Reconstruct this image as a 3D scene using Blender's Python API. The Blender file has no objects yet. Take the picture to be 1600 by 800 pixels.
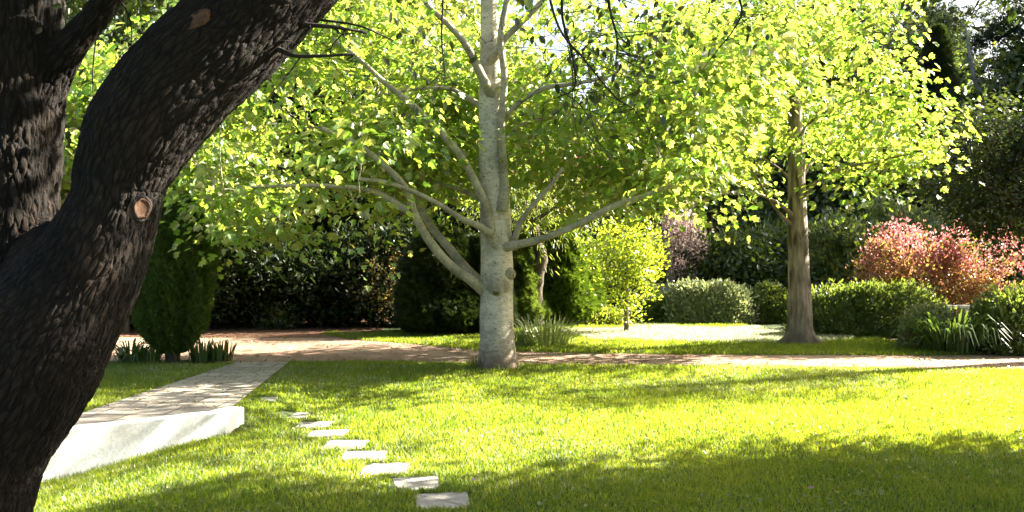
import bpy, math
import numpy as np
from mathutils import Vector

R = math.radians
F, CX, CY, CAMZ = 1400.0, 800.0, 400.0, 1.6     # focal length and centre of the 1600x800 photograph
sc = bpy.context.scene
COL = sc.collection

def P(px, py, d):
    return np.array([(px - CX) / F * d, d, CAMZ - (py - CY) / F * d])
def G(px, py, z=0.0):
    d = (CAMZ - z) * F / (py - CY)
    return np.array([(px - CX) / F * d, d, z])

# ------------------------------------------------------------------ noise
def _hash(ix, iy, iz, seed):
    h = (ix * 374761393 + iy * 668265263 + iz * 2147483647 + seed * 974711) & 0xFFFFFFFF
    h = ((h ^ (h >> 13)) * 1274126177) & 0xFFFFFFFF
    return ((h ^ (h >> 16)) & 0xFFFF) / 65535.0
def noise3(p, seed=0):
    p = np.asarray(p, float)
    i = np.floor(p).astype(np.int64); f = p - i
    f = f * f * (3 - 2 * f); out = 0
    for dx in (0, 1):
        for dy in (0, 1):
            for dz in (0, 1):
                w = (f[..., 0] if dx else 1 - f[..., 0]) * (f[..., 1] if dy else 1 - f[..., 1]) * (f[..., 2] if dz else 1 - f[..., 2])
                out = out + w * _hash(i[..., 0] + dx, i[..., 1] + dy, i[..., 2] + dz, seed)
    return out
def fbm(p, seed=0, o=3):
    p = np.asarray(p, float); s = 0; a = .5; t = 0
    for k in range(o):
        s = s + a * noise3(p * 2 ** k, seed + k); t += a; a *= .5
    return s / t
def sstep(a, b, x):
    t = np.clip((np.asarray(x, float) - a) / (b - a), 0, 1)
    return t * t * (3 - 2 * t)
def unit(v):
    v = np.asarray(v, float)
    return v / np.maximum(np.linalg.norm(v, axis=-1, keepdims=True), 1e-9)

# ------------------------------------------------------------------ mesh building
class Geo:
    def __init__(s): s.v = []; s.l = []; s.t = []; s.b = []; s.n = 0; s.hasb = False
    def add(s, v, loops, totals, bark=None):
        v = np.asarray(v, np.float32).reshape(-1, 3)
        s.v.append(v); s.l.append(np.asarray(loops, np.int64).ravel() + s.n); s.t.append(np.asarray(totals, np.int64).ravel())
        if bark is None: bark = np.zeros_like(v)
        else: s.hasb = True
        s.b.append(np.asarray(bark, np.float32)); s.n += len(v)
        return s
    def mesh(s, name, smooth=False):
        v = np.concatenate(s.v); l = np.concatenate(s.l).astype(np.int32); t = np.concatenate(s.t).astype(np.int32)
        m = bpy.data.meshes.new(name)
        m.vertices.add(len(v)); m.vertices.foreach_set('co', v.ravel())
        m.loops.add(len(l)); m.loops.foreach_set('vertex_index', l)
        st = np.zeros(len(t), np.int32); st[1:] = np.cumsum(t)[:-1]
        m.polygons.add(len(t)); m.polygons.foreach_set('loop_start', st); m.polygons.foreach_set('loop_total', t)
        m.update(calc_edges=True)
        m.polygons.foreach_set('use_smooth', np.full(len(t), smooth))
        if s.hasb:
            a = m.attributes.new('bark', 'FLOAT_VECTOR', 'POINT'); a.data.foreach_set('vector', np.concatenate(s.b).ravel())
        return m
    def obj(s, name, mat, parent=None, smooth=False, loc=None):
        m = s.mesh(name, smooth); m.materials.append(mat)
        return link(name, m, parent, loc)
def link(name, m, parent=None, loc=None):
    o = bpy.data.objects.new(name, m); COL.objects.link(o)
    if loc is not None: o.location = loc
    if parent is not None: o.parent = parent
    return o
def tag(o, label=None, cat=None, group=None, kind=None):
    if label: o['label'] = label
    if cat: o['category'] = cat
    if group: o['group'] = group
    if kind: o['kind'] = kind
    return o
def thing(name, loc, label, cat, group=None, rz=0):
    o = bpy.data.objects.new(name, None); COL.objects.link(o)
    o.location = tuple(float(c) for c in loc); o.rotation_euler = (0, 0, rz); o.empty_display_size = .1
    return tag(o, label, cat, group)
def dup(root, loc, rz, scale, label, group=None):
    r = root.copy(); COL.objects.link(r); r.location = tuple(float(c) for c in loc); r.rotation_euler = (0, 0, rz)
    r.scale = scale if isinstance(scale, tuple) else (scale,) * 3
    r['label'] = label
    if group: r['group'] = group
    for ch in list(root.children):
        c = ch.copy(); COL.objects.link(c); c.parent = r
        for g in list(ch.children):
            e = g.copy(); COL.objects.link(e); e.parent = c
    return r

def crom(pts, per):
    pts = np.asarray(pts, float)
    if len(pts) < 3:
        t = np.linspace(0, 1, per + 1)[:, None]
        return pts[0] * (1 - t) + pts[-1] * t
    q = np.vstack([2 * pts[0] - pts[1], pts, 2 * pts[-1] - pts[-2]]); out = []
    for i in range(1, len(q) - 2):
        t = np.linspace(0, 1, per, endpoint=False)[:, None]
        a, b, c, d = q[i - 1], q[i], q[i + 1], q[i + 2]
        out.append(.5 * ((2 * b) + (c - a) * t + (2 * a - 5 * b + 4 * c - d) * t ** 2 + (3 * b - a - 3 * c + d) * t ** 3))
    out.append(pts[-1:]); return np.vstack(out)
def tube(g, pts, rad, seg=10, per=6, lump=0.0, seed=0, cap=True):
    pr = np.hstack([np.asarray(pts, float), np.asarray(rad, float)[:, None]])
    c = crom(pr, per); p = c[:, :3]; r = np.maximum(c[:, 3], 1e-4); n = len(p)
    tan = unit(np.gradient(p, axis=0))
    ref = np.array([0, 1., 0]) if abs(tan[0][1]) < .9 else np.array([1., 0, 0])
    u = unit(ref - tan[0] * np.dot(ref, tan[0])); U = []
    for i in range(n):
        u = unit(u - tan[i] * np.dot(u, tan[i])); U.append(u)
    U = np.array(U); W = np.cross(tan, U)
    th = np.linspace(0, 2 * np.pi, seg, endpoint=False)
    dirs = U[:, None, :] * np.cos(th)[None, :, None] + W[:, None, :] * np.sin(th)[None, :, None]
    rr = np.repeat(r[:, None], seg, 1)
    s = np.concatenate([[0], np.cumsum(np.linalg.norm(np.diff(p, axis=0), axis=1))])
    if lump:
        q = p[:, None, :] + dirs * rr[..., None]
        rr = rr * (1 + lump * (fbm(q * 3.0, seed) - .5) * 2)
    v = p[:, None, :] + dirs * rr[..., None]
    b = np.stack([np.cos(th)[None, :] * rr, np.sin(th)[None, :] * rr, np.repeat(s[:, None], seg, 1)], -1)
    i = np.arange(n - 1)[:, None] * seg; j = np.arange(seg)[None, :]; j2 = (j + 1) % seg
    quads = np.stack([i + j, i + j2, i + seg + j2, i + seg + j], -1).reshape(-1, 4)
    loops = quads.ravel(); tot = np.full(len(quads), 4)
    if cap:
        loops = np.concatenate([loops, np.arange(seg)[::-1], (n - 1) * seg + np.arange(seg)]); tot = np.concatenate([tot, [seg, seg]])
    g.add(v.reshape(-1, 3), loops, tot, b.reshape(-1, 3))
    return p, r

# leaf templates: x along the leaf, y across, z up
def halves(right, fold=.12):
    r = [(x, y, fold * y) for x, y in right]
    lft = [(x, -y, fold * y) for x, y in right[1:-1]]
    v = r + lft; n = len(r)
    return np.array(v, float), [list(range(n))[::-1], [0] + list(range(n, n + len(lft))) + [n - 1]]
LOBED = halves([(0, 0), (.0, .24), (.28, .54), (.46, .27), (.76, .42), (.80, .17), (1, 0)], .25)
LOBED[0][:, 2] -= .30 * LOBED[0][:, 0] ** 2 + .25 * LOBED[0][:, 1] ** 2   # drooping tip, curled edge
OVAL = halves([(0, 0), (.3, .24), (.68, .2), (1, 0)], .3)
LANCE = halves([(0, 0), (.35, .10), (.7, .08), (1, 0)], .3)
def _tri(y0, y1, h, z): return [(0, y0, 0), (0, y1, 0), (h, (y0 + y1) / 2 * 3, z)]
SPRAY = (np.array(_tri(-.10, 0, .8, .15) + _tri(-.05, .05, 1, -.1) + _tri(0, .10, .85, .1) + [(.25, -.04, 0), (.45, -.04, 0), (.62, .34, .1)] + [(.25, .04, 0), (.45, .04, 0), (.62, -.34, -.1)], float),
         [[0, 1, 2], [3, 4, 5], [6, 7, 8], [9, 10, 11], [12, 13, 14]])
BLADE = (np.array([(-.0, -.5, 0), (0, .5, 0), (.5, -.4, .06), (.5, .4, .06), (1, 0, .28)], float), [[0, 1, 3, 2], [2, 3, 4]])

def inst(g, tpl, pos, D, N, size, width=1.0):
    tv, tf = tpl; n = len(pos); k = len(tv)
    D = unit(D); S = unit(np.cross(N, D)); N = np.cross(D, S)
    size = np.broadcast_to(np.asarray(size, float), (n,))[:, None, None]; w = np.broadcast_to(np.asarray(width, float), (n,))[:, None, None]
    v = pos[:, None, :] + size * (tv[None, :, 0:1] * D[:, None, :] + w * tv[None, :, 1:2] * S[:, None, :] + tv[None, :, 2:3] * N[:, None, :])
    fl = np.concatenate([np.array(f) for f in tf]); tt = np.array([len(f) for f in tf])
    g.add(v.reshape(-1, 3), (np.arange(n)[:, None] * k + fl[None, :]).ravel(), np.tile(tt, n))
def tw_(g, *a):
    o = g.obj(*a); o['kind'] = 'stuff'; return o
def rdir(rng, n): return unit(rng.normal(size=(n, 3)))

# ------------------------------------------------------------------ materials
def newmat(name):
    m = bpy.data.materials.new(name); m.use_nodes = True; nt = m.node_tree; nt.nodes.clear()
    return m, nt, nt.nodes.new('ShaderNodeOutputMaterial')
def nd(nt, t, **kw):
    n = nt.nodes.new(t)
    for k, v in kw.items():
        if k.startswith('i_'):
            key = k[2:]; n.inputs[int(key) if key.isdigit() else key.replace('_', ' ')].default_value = v
        else: setattr(n, k, v)
    return n
def ramp(nt, fac, stops):
    r = nd(nt, 'ShaderNodeValToRGB'); e = r.color_ramp.elements
    while len(e) < len(stops): e.new(.5)
    for el, (p, c) in zip(e, stops):
        el.position = p; el.color = (*c, 1) if len(c) == 3 else c
    nt.links.new(fac, r.inputs[0]); return r.outputs[0]
def mixc(nt, fac, a, b, mode='MIX'):
    m = nd(nt, 'ShaderNodeMix', data_type='RGBA', blend_type=mode)
    for sock, val in ((m.inputs[0], fac), (m.inputs[6], a), (m.inputs[7], b)):
        if hasattr(val, 'links'): nt.links.new(val, sock)
        else: sock.default_value = val if not isinstance(val, tuple) else (*val, 1)
    return m.outputs[2]
def leafmat(name, cols, trans, gloss=.06, rough=.35, tmix=.5, patch=None):
    m, nt, out = newmat(name); L = nt.links.new
    geo = nd(nt, 'ShaderNodeNewGeometry')
    n = len(cols)
    c = ramp(nt, geo.outputs['Random Per Island'], [(i / max(n - 1, 1), k) for i, k in enumerate(cols)])
    t = ramp(nt, geo.outputs['Random Per Island'], [(i / max(len(trans) - 1, 1), k) for i, k in enumerate(trans)])
    if patch:
        tc = nd(nt, 'ShaderNodeTexCoord'); no = nd(nt, 'ShaderNodeTexNoise', i_Scale=patch[0], i_Detail=3.0)
        L(tc.outputs['Object'], no.inputs['Vector'])
        f = ramp(nt, no.outputs['Fac'], [(.4, (0, 0, 0)), (.65, (1, 1, 1))])
        c = mixc(nt, f, c, patch[1], 'MULTIPLY'); t = mixc(nt, f, t, patch[1], 'MULTIPLY')
    d = nd(nt, 'ShaderNodeBsdfDiffuse'); L(c, d.inputs[0])
    tr = nd(nt, 'ShaderNodeBsdfTranslucent'); L(t, tr.inputs[0])
    mx = nd(nt, 'ShaderNodeMixShader'); mx.inputs[0].default_value = tmix; L(d.outputs[0], mx.inputs[1]); L(tr.outputs[0], mx.inputs[2])
    gl = nd(nt, 'ShaderNodeBsdfGlossy', i_Roughness=rough); gl.inputs[0].default_value = (1, 1, 1, 1)
    m2 = nd(nt, 'ShaderNodeMixShader'); m2.inputs[0].default_value = gloss; L(mx.outputs[0], m2.inputs[1]); L(gl.outputs[0], m2.inputs[2])
    L(m2.outputs[0], out.inputs[0]); return m
def barkmat(name, dark, light, scale=(20, 20, 6), bump=.5, spots=None, base=None, disp=0, rough=.9, dist=.02, rust=False):
    m, nt, out = newmat(name); L = nt.links.new
    at = nd(nt, 'ShaderNodeAttribute', attribute_name='bark')
    mp = nd(nt, 'ShaderNodeMapping'); mp.inputs['Scale'].default_value = scale; L(at.outputs['Vector'], mp.inputs[0])
    no = nd(nt, 'ShaderNodeTexNoise', i_Scale=1.0, i_Detail=6.0, i_Roughness=.65); L(mp.outputs[0], no.inputs['Vector'])
    vo = nd(nt, 'ShaderNodeTexVoronoi', feature='DISTANCE_TO_EDGE', i_Scale=1.0)
    va = nd(nt, 'ShaderNodeVectorMath', operation='ADD'); vs = nd(nt, 'ShaderNodeVectorMath', operation='SCALE'); vs.inputs[3].default_value = 1.1
    L(no.outputs['Color'], vs.inputs[0]); L(mp.outputs[0], va.inputs[0]); L(vs.outputs[0], va.inputs[1]); L(va.outputs[0], vo.inputs['Vector'])
    big = nd(nt, 'ShaderNodeTexNoise', i_Scale=2.2, i_Detail=4.0); L(at.outputs['Vector'], big.inputs['Vector'])
    c = ramp(nt, no.outputs['Fac'], [(.3, dark), (.7, light)])
    c = mixc(nt, ramp(nt, big.outputs['Fac'], [(.3, (.45, .45, .45)), (.6, (1.1, 1.08, 1.0))]), (0, 0, 0), c, 'MIX')
    if spots:
        sp = nd(nt, 'ShaderNodeTexNoise', i_Scale=1.0, i_Detail=3.0); m3 = nd(nt, 'ShaderNodeMapping'); m3.inputs['Scale'].default_value = spots[0]
        L(at.outputs['Vector'], m3.inputs[0]); L(m3.outputs[0], sp.inputs['Vector'])
        c = mixc(nt, ramp(nt, sp.outputs['Fac'], [(spots[2], (0, 0, 0)), (spots[2] + .1, (1, 1, 1))]), c, spots[1])
    if base:
        tc = nd(nt, 'ShaderNodeTexCoord'); sx = nd(nt, 'ShaderNodeSeparateXYZ'); L(tc.outputs['Object'], sx.inputs[0])
        ad = nd(nt, 'ShaderNodeMath', operation='ADD'); L(sx.outputs[2], ad.inputs[0])
        ml = nd(nt, 'ShaderNodeMath', operation='MULTIPLY', i_1=.5); L(no.outputs['Fac'], ml.inputs[0]); L(ml.outputs[0], ad.inputs[1])
        c = mixc(nt, ramp(nt, ad.outputs[0], [(.3, (1, 1, 1)), (.75, (0, 0, 0))]), c, base)
    if rust:
        ru = nd(nt, 'ShaderNodeTexNoise', i_Scale=3.0, i_Detail=5.0); L(at.outputs['Vector'], ru.inputs['Vector'])
        c = mixc(nt, ramp(nt, ru.outputs['Fac'], [(.55, (0, 0, 0)), (.75, (.5, .5, .5))]), c, (.042, .026, .016))
        c = mixc(nt, 1.0, c, ramp(nt, vo.outputs['Distance'], [(0, (.45, .42, .4)), (.16, (1.15, 1.15, 1.15))]), 'MULTIPLY')
    b = nd(nt, 'ShaderNodeBsdfPrincipled', i_Roughness=rough); b.inputs['Specular IOR Level'].default_value = .25
    L(c, b.inputs['Base Color'])
    h = nd(nt, 'ShaderNodeMath', operation='MULTIPLY_ADD', i_1=1.6); L(ramp(nt, vo.outputs['Distance'], [(0, (0, 0, 0)), (.28, (1, 1, 1))]), h.inputs[0]); L(no.outputs['Fac'], h.inputs[2])
    h.inputs[1].default_value = .9
    if disp:
        dn = nd(nt, 'ShaderNodeDisplacement', i_Midlevel=.9, i_Scale=disp); L(h.outputs[0], dn.inputs['Height']); L(dn.outputs[0], out.inputs['Displacement'])
        m.displacement_method = 'BOTH'
    else:
        bp = nd(nt, 'ShaderNodeBump', i_Strength=bump, i_Distance=dist); L(h.outputs[0], bp.inputs['Height']); L(bp.outputs[0], b.inputs['Normal'])
    L(b.outputs[0], out.inputs[0]); return m
def surf(name, stops, scale=8.0, rough=.9, bump=.3, fine=60.0, dist=.01, brick=None, big=None):
    m, nt, out = newmat(name); L = nt.links.new
    tc = nd(nt, 'ShaderNodeTexCoord')
    no = nd(nt, 'ShaderNodeTexNoise', i_Scale=scale, i_Detail=6.0, i_Roughness=.6); L(tc.outputs['Object'], no.inputs['Vector'])
    fi = nd(nt, 'ShaderNodeTexNoise', i_Scale=fine, i_Detail=4.0, i_Roughness=.7); L(tc.outputs['Object'], fi.inputs['Vector'])
    c = ramp(nt, no.outputs['Fac'], stops)
    c = mixc(nt, .6, c, ramp(nt, fi.outputs['Fac'], [(.3, (.55, .55, .55)), (.7, (1.3, 1.3, 1.3))]), 'MULTIPLY')
    if big:
        b2 = nd(nt, 'ShaderNodeTexNoise', i_Scale=big[0], i_Detail=3.0); L(tc.outputs['Object'], b2.inputs['Vector'])
        c = mixc(nt, ramp(nt, b2.outputs['Fac'], [(.42, (0, 0, 0)), (.62, (1, 1, 1))]), c, big[1])
    hh = fi.outputs['Fac']
    if brick:
        bt = nd(nt, 'ShaderNodeTexBrick', i_Scale=1.0); bt.inputs['Mortar Size'].default_value = .012; bt.inputs['Brick Width'].default_value = brick[0]; bt.inputs['Row Height'].default_value = brick[1]
        bt.inputs['Color1'].default_value = (1, 1, 1, 1); bt.inputs['Color2'].default_value = (.78, .76, .74, 1); bt.inputs['Mortar'].default_value = (.3, .28, .25, 1)
        bt.inputs['Scale'].default_value = 1.0
        L(tc.outputs['Object'], bt.inputs['Vector']); c = mixc(nt, 1.0, c, bt.outputs['Color'], 'MULTIPLY')
    p = nd(nt, 'ShaderNodeBsdfPrincipled', i_Roughness=rough); p.inputs['Specular IOR Level'].default_value = .3; L(c, p.inputs['Base Color'])
    bp = nd(nt, 'ShaderNodeBump', i_Strength=bump, i_Distance=dist); L(hh, bp.inputs['Height']); L(bp.outputs[0], p.inputs['Normal'])
    L(p.outputs[0], out.inputs[0]); return m

M = {}
M['plane_leaf'] = leafmat('plane leaf', [(.075, .155, .022), (.115, .19, .028), (.15, .205, .03), (.09, .17, .025), (.19, .225, .04), (.13, .12, .04)], [(.22, .43, .035), (.33, .50, .04), (.42, .52, .045), (.27, .46, .035), (.50, .54, .09), (.36, .37, .08)], .05, .4, .56)
M['young_leaf'] = leafmat('young yellow leaf', [(.11, .16, .012), (.15, .19, .02)], [(.36, .47, .02), (.46, .52, .03)], .05, .4, .55)
M['mid_leaf'] = leafmat('mid green leaf', [(.045, .08, .016), (.085, .12, .022), (.03, .055, .014)], [(.12, .19, .02), (.22, .28, .03)], .05, .4, .4)
M['back_leaf'] = leafmat('backdrop green leaf', [(.07, .11, .02), (.12, .15, .03)], [(.2, .28, .03), (.3, .34, .04)], .05, .4, .5)
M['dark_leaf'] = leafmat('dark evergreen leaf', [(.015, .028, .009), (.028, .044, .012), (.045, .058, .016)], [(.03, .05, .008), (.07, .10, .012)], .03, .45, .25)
M['deep_leaf'] = leafmat('deep shade leaf', [(.007, .014, .005), (.014, .024, .007), (.03, .04, .012)], [(.012, .022, .004), (.03, .05, .007)], .012, .5, .2)  # leaf colour darkened in place of shade from the canopy
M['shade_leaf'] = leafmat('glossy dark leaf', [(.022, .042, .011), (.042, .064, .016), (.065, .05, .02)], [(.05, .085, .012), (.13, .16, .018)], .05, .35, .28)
M['cypress'] = leafmat('cypress spray', [(.04, .075, .016), (.065, .105, .018), (.095, .135, .022)], [(.09, .17, .012), (.18, .27, .015)], .02, .5, .3)
M['conifer'] = leafmat('bright conifer spray', [(.05, .09, .012), (.08, .13, .015)], [(.10, .18, .01), (.18, .26, .02)], .02, .5, .35)
M['pine'] = leafmat('pine needle', [(.02, .034, .016), (.04, .055, .025)], [(.03, .05, .02), (.07, .09, .03)], .03, .5, .25)
M['hedge_leaf'] = leafmat('hedge leaf', [(.06, .095, .02), (.10, .14, .03), (.15, .17, .055)], [(.14, .21, .02), (.26, .31, .04)], .05, .4, .4)
M['pale_leaf'] = leafmat('pale shrub leaf', [(.12, .155, .06), (.20, .235, .11), (.28, .30, .17)], [(.24, .29, .08), (.36, .39, .16)], .08, .35, .4)
M['var_leaf'] = leafmat('pale variegated leaf', [(.10, .13, .03), (.16, .18, .06), (.24, .25, .12)], [(.24, .29, .05), (.34, .36, .1)], .05, .4, .4)
M['red_leaf'] = leafmat('red shrub leaf', [(.20, .06, .045), (.11, .055, .025), (.23, .12, .03), (.10, .10, .025), (.26, .11, .07), (.08, .05, .025)], [(.44, .13, .07), (.30, .15, .04), (.46, .29, .05), (.30, .28, .04), (.50, .22, .12), (.24, .12, .05)], .06, .4, .45)
M['pink_tip'] = leafmat('pink young leaf', [(.32, .08, .09), (.36, .14, .12), (.28, .06, .07)], [(.5, .14, .15), (.55, .24, .2), (.45, .10, .12)], .06, .4, .45)
M['pink_leaf'] = leafmat('pink blossom', [(.26, .17, .15), (.36, .26, .22)], [(.32, .22, .19), (.42, .32, .27)], .03, .5, .4)
M['crimson_leaf'] = leafmat('crimson leaf', [(.20, .05, .05), (.3, .1, .1)], [(.42, .09, .1), (.5, .2, .2)], .05, .4, .45)
M['bronze_leaf'] = leafmat('bronze shrub leaf', [(.10, .06, .02), (.12, .11, .03)], [(.28, .16, .04), (.3, .28, .05)], .05, .4, .45)
M['strap'] = leafmat('strappy leaf', [(.04, .08, .02), (.08, .12, .025)], [(.10, .17, .02), (.18, .25, .03)], .05, .4, .35)
M['grass_clump'] = leafmat('pale grass leaf', [(.12, .17, .05), (.19, .22, .08)], [(.26, .34, .05), (.38, .42, .10)], .08, .35, .45)
M['ground_cover'] = leafmat('yellow ground cover', [(.10, .14, .015), (.15, .17, .03)], [(.28, .34, .02), (.36, .38, .04)], .05, .4, .5)
M['lawn_blade'] = leafmat('lawn blade', [(.040, .095, .010), (.068, .13, .012), (.105, .155, .016), (.155, .175, .035)], [(.20, .32, .008), (.33, .43, .010), (.44, .48, .018), (.52, .52, .08)], .025, .45, .55, (1.1, (.70, .80, .72)))
M['glare_blade'] = leafmat('pale glare blade', [(.32, .32, .20), (.42, .40, .28), (.24, .26, .12)], [(.52, .52, .34), (.58, .56, .42), (.48, .50, .22)], .04, .45, .5)  # sun glare on grass put into the blade colour
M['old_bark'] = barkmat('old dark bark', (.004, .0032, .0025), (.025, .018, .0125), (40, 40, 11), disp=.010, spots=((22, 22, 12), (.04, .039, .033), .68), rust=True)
M['old_twig'] = barkmat('dark twig bark', (.02, .017, .014), (.06, .05, .042), (40, 40, 12), .4)
M['plane_bark'] = barkmat('pale grey bark', (.38, .335, .265), (.62, .555, .45), (9, 9, 22), .25, spots=((22, 22, 40), (.15, .13, .10), .59), base=(.15, .105, .07), dist=.014)
M['limb_bark'] = barkmat('pale limb bark', (.27, .235, .155), (.47, .42, .31), (12, 12, 22), .2, spots=((30, 30, 40), (.16, .15, .11), .58), dist=.008)
M['brown_bark'] = barkmat('streaked brown bark', (.13, .10, .07), (.42, .35, .27), (16, 16, 2.2), .6, spots=((6, 6, 1.6), (.07, .057, .042), .53), base=(.14, .105, .08))
M['dark_bark'] = barkmat('dark brown bark', (.05, .038, .028), (.13, .10, .075), (18, 18, 4), .5)
M['red_bark'] = barkmat('reddish bark', (.10, .055, .035), (.2, .12, .08), (18, 18, 4), .4)
M['gum_bark'] = barkmat('pale gum bark', (.32, .28, .23), (.52, .48, .42), (6, 6, 3), .2)
M['soil'] = surf('soil under grass', [(.3, (.035, .05, .012)), (.7, (.06, .085, .018))], 3.0, .95, .6, 90, .02)
M['drive'] = surf('brown gravel', [(.3, (.20, .135, .09)), (.7, (.31, .22, .15))], 2.0, .95, .8, 130, .012, big=(.6, (.22, .135, .09)))
M['mulch'] = surf('red bark mulch', [(.3, (.10, .045, .025)), (.7, (.22, .11, .06))], 9.0, .95, 1.0, 70, .04)
M['path'] = surf('pale paving', [(.3, (.27, .24, .19)), (.7, (.40, .36, .29))], 5.0, .85, .4, 80, .004, brick=(.62, .42))
M['stone'] = surf('stepping stone', [(.3, (.24, .225, .185)), (.7, (.37, .345, .29))], 7.0, .85, .5, 70, .006)
M['white'] = surf('white paint', [(.3, (.58, .57, .53)), (.55, (.78, .78, .76))], 4.0, .7, .25, 45, .005)
M['pale_stone'] = surf('pale stone', [(.3, (.5, .48, .44)), (.7, (.66, .64, .6))], 9.0, .8, .4, 50, .006)
M['wallpink'] = surf('dull pink wall', [(.3, (.34, .25, .21)), (.7, (.42, .32, .27))], 6.0, .9, .3, 50, .006)
M['scar'] = surf('cut wood', [(.3, (.05, .022, .012)), (.7, (.15, .075, .038))], 34.0, .8, .6, 120, .006)

# ------------------------------------------------------------------ ground shape
WA, WB = np.array([-2.56, 8.0]), np.array([-3.6, 7.2])           # face line of the white wall, on the ground
WD = (WB - WA) / np.linalg.norm(WB - WA); WN = np.array([-WD[1], WD[0]])      # WN points towards the camera side
if WN[1] > 0: WN = -WN
def right_edge(y): return np.interp(y, [6, 8.05, 13.5], [-2.3, -2.58, -3.36])
def left_edge(y): return np.interp(y, [5, 7.9, 13.3], [-3.9, -3.86, -4.12])
def path_z(y): return np.interp(y, [7.4, 8.6, 13.2], [.2, .17, .012])
def wall_s(x, y): return -((x - WA[0]) * WN[0] + (y - WA[1]) * WN[1])            # >0 behind the face
def wall_t(x, y): return (x - WA[0]) * WD[0] + (y - WA[1]) * WD[1]               # >0 along the wall to the left
def H(x, y):
    x = np.asarray(x, float); y = np.asarray(y, float)
    front = -.18 * sstep(-2.3, -3.8, x) * sstep(8.6, 7.2, y) - .05 * sstep(-1.5, -4, x) * sstep(8, 6, y)
    back = (path_z(y) - .02) * sstep(right_edge(y) + .75, right_edge(y), x) * sstep(14.5, 12.6, y)
    s = wall_s(x, y); t = wall_t(x, y)
    wd = .05 + .7 * sstep(.0, -.6, t)
    b = sstep(.06, .06 + wd, s)
    und = .05 * (fbm(np.stack([x * .35, y * .35, 0 * x], -1), 5) - .5) * sstep(12.5, 11, y) * sstep(-2.2, -1, x)
    return front * (1 - b) + back * b + und
NEAR = np.array([(-40, 13.2), (-9, 13.5), (-5, 13.7), (-4.2, 13.35), (-3.37, 13.5), (-1.94, 13.55), (-.47, 13.25), (.94, 13.1), (3.68, 12.87), (7.2, 12.58), (14, 12), (40, 9)])
FAR = np.array([(-40, 18.5), (-7.5, 17.6), (-3.4, 17.5), (-3.0, 17.0), (-1.87, 16.3), (-.54, 15.1), (1.05, 14.7), (3.1, 14.5), (6.6, 14.3), (8.4, 14.6), (14, 15), (40, 16)])
def wob(x, s): return .07 * (fbm(np.stack([x * 1.3, 0 * x + s, 0 * x], -1), 3) - .5) * 2
def near_e(x): return np.interp(x, NEAR[:, 0], NEAR[:, 1]) + wob(x, 1.5)
def far_e(x): return np.interp(x, FAR[:, 0], FAR[:, 1]) + wob(x, 7.5)

def grid(xs, ys, zf, lift=0.0):
    X, Y = np.meshgrid(xs, ys); Z = zf(X, Y) + lift
    n, m = len(ys), len(xs); i = np.arange(n - 1)[:, None] * m; j = np.arange(m - 1)[None, :]
    q = np.stack([i + j, i + j + 1, i + m + j + 1, i + m + j], -1).reshape(-1, 4)
    return Geo().add(np.stack([X, Y, Z], -1).reshape(-1, 3), q.ravel(), np.full(len(q), 4))
xs = np.concatenate([-np.geomspace(600, 7, 30), np.arange(-6.95, 7, .09), np.geomspace(7, 600, 30)])
ys = np.concatenate([-np.geomspace(100, 2, 12), np.arange(-1.9, 4, .4), np.arange(4, 15, .09), np.geomspace(15, 900, 45)])
tag(grid(xs, ys, H).obj('ground', M['soil'], smooth=True), kind='structure')
# driveway strip
def strip(xs, lo, hi, z, n, mat, name):
    t = np.linspace(0, 1, n)[:, None]; X = np.repeat(xs[None, :], n, 0); Y = lo(xs)[None] * (1 - t) + hi(xs)[None] * t
    i = np.arange(n - 1)[:, None] * len(xs); j = np.arange(len(xs) - 1)[None, :]
    q = np.stack([i + j, i + j + 1, i + len(xs) + j + 1, i + len(xs) + j], -1).reshape(-1, 4)
    Z = np.maximum(H(X, Y), 0) + z if callable(H) else z
    return tag(Geo().add(np.stack([X, Y, Z], -1).reshape(-1, 3), q.ravel(), np.full(len(q), 4)).obj(name, mat, smooth=True), kind='structure')
dx = np.arange(-40, 40.01, .1)
strip(dx, near_e, far_e, .006, 14, M['drive'], 'driveway')
mx_ = np.arange(-30, -2.6, .2)
strip(mx_, lambda x: far_e(x) + .03, lambda x: 0 * x + 26.0, .012, 12, M['mulch'], 'mulch_bed')
strip(np.arange(7.1, 30, .2), lambda x: far_e(x) + .05 + .5 * sstep(7.8, 7.1, x), lambda x: 0 * x + 17.4, .010, 8, M['mulch'], 'shrub_bed')
# paved path
n = 70; yy = np.linspace(13.42, 6.6, n); g = Geo(); V = []
for y in yy:
    for k in np.linspace(0, 1, 9): V.append((left_edge(y) * (1 - k) + right_edge(y) * k, y))
V = np.array(V)
s = wall_s(V[:, 0], V[:, 1])
push = np.minimum(s - .13, 0); V[:, 0] += WN[0] * push; V[:, 1] += WN[1] * push   # stop against the back of the wall coping
Z = path_z(V[:, 1]) + .004
i = np.arange(n - 1)[:, None] * 9; j = np.arange(8)[None, :]
q = np.stack([i + j, i + 9 + j, i + 9 + j + 1, i + j + 1], -1).reshape(-1, 4)
tag(g.add(np.column_stack([V, Z]), q.ravel(), np.full(len(q), 4)).obj('path', M['path']), kind='structure')
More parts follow.
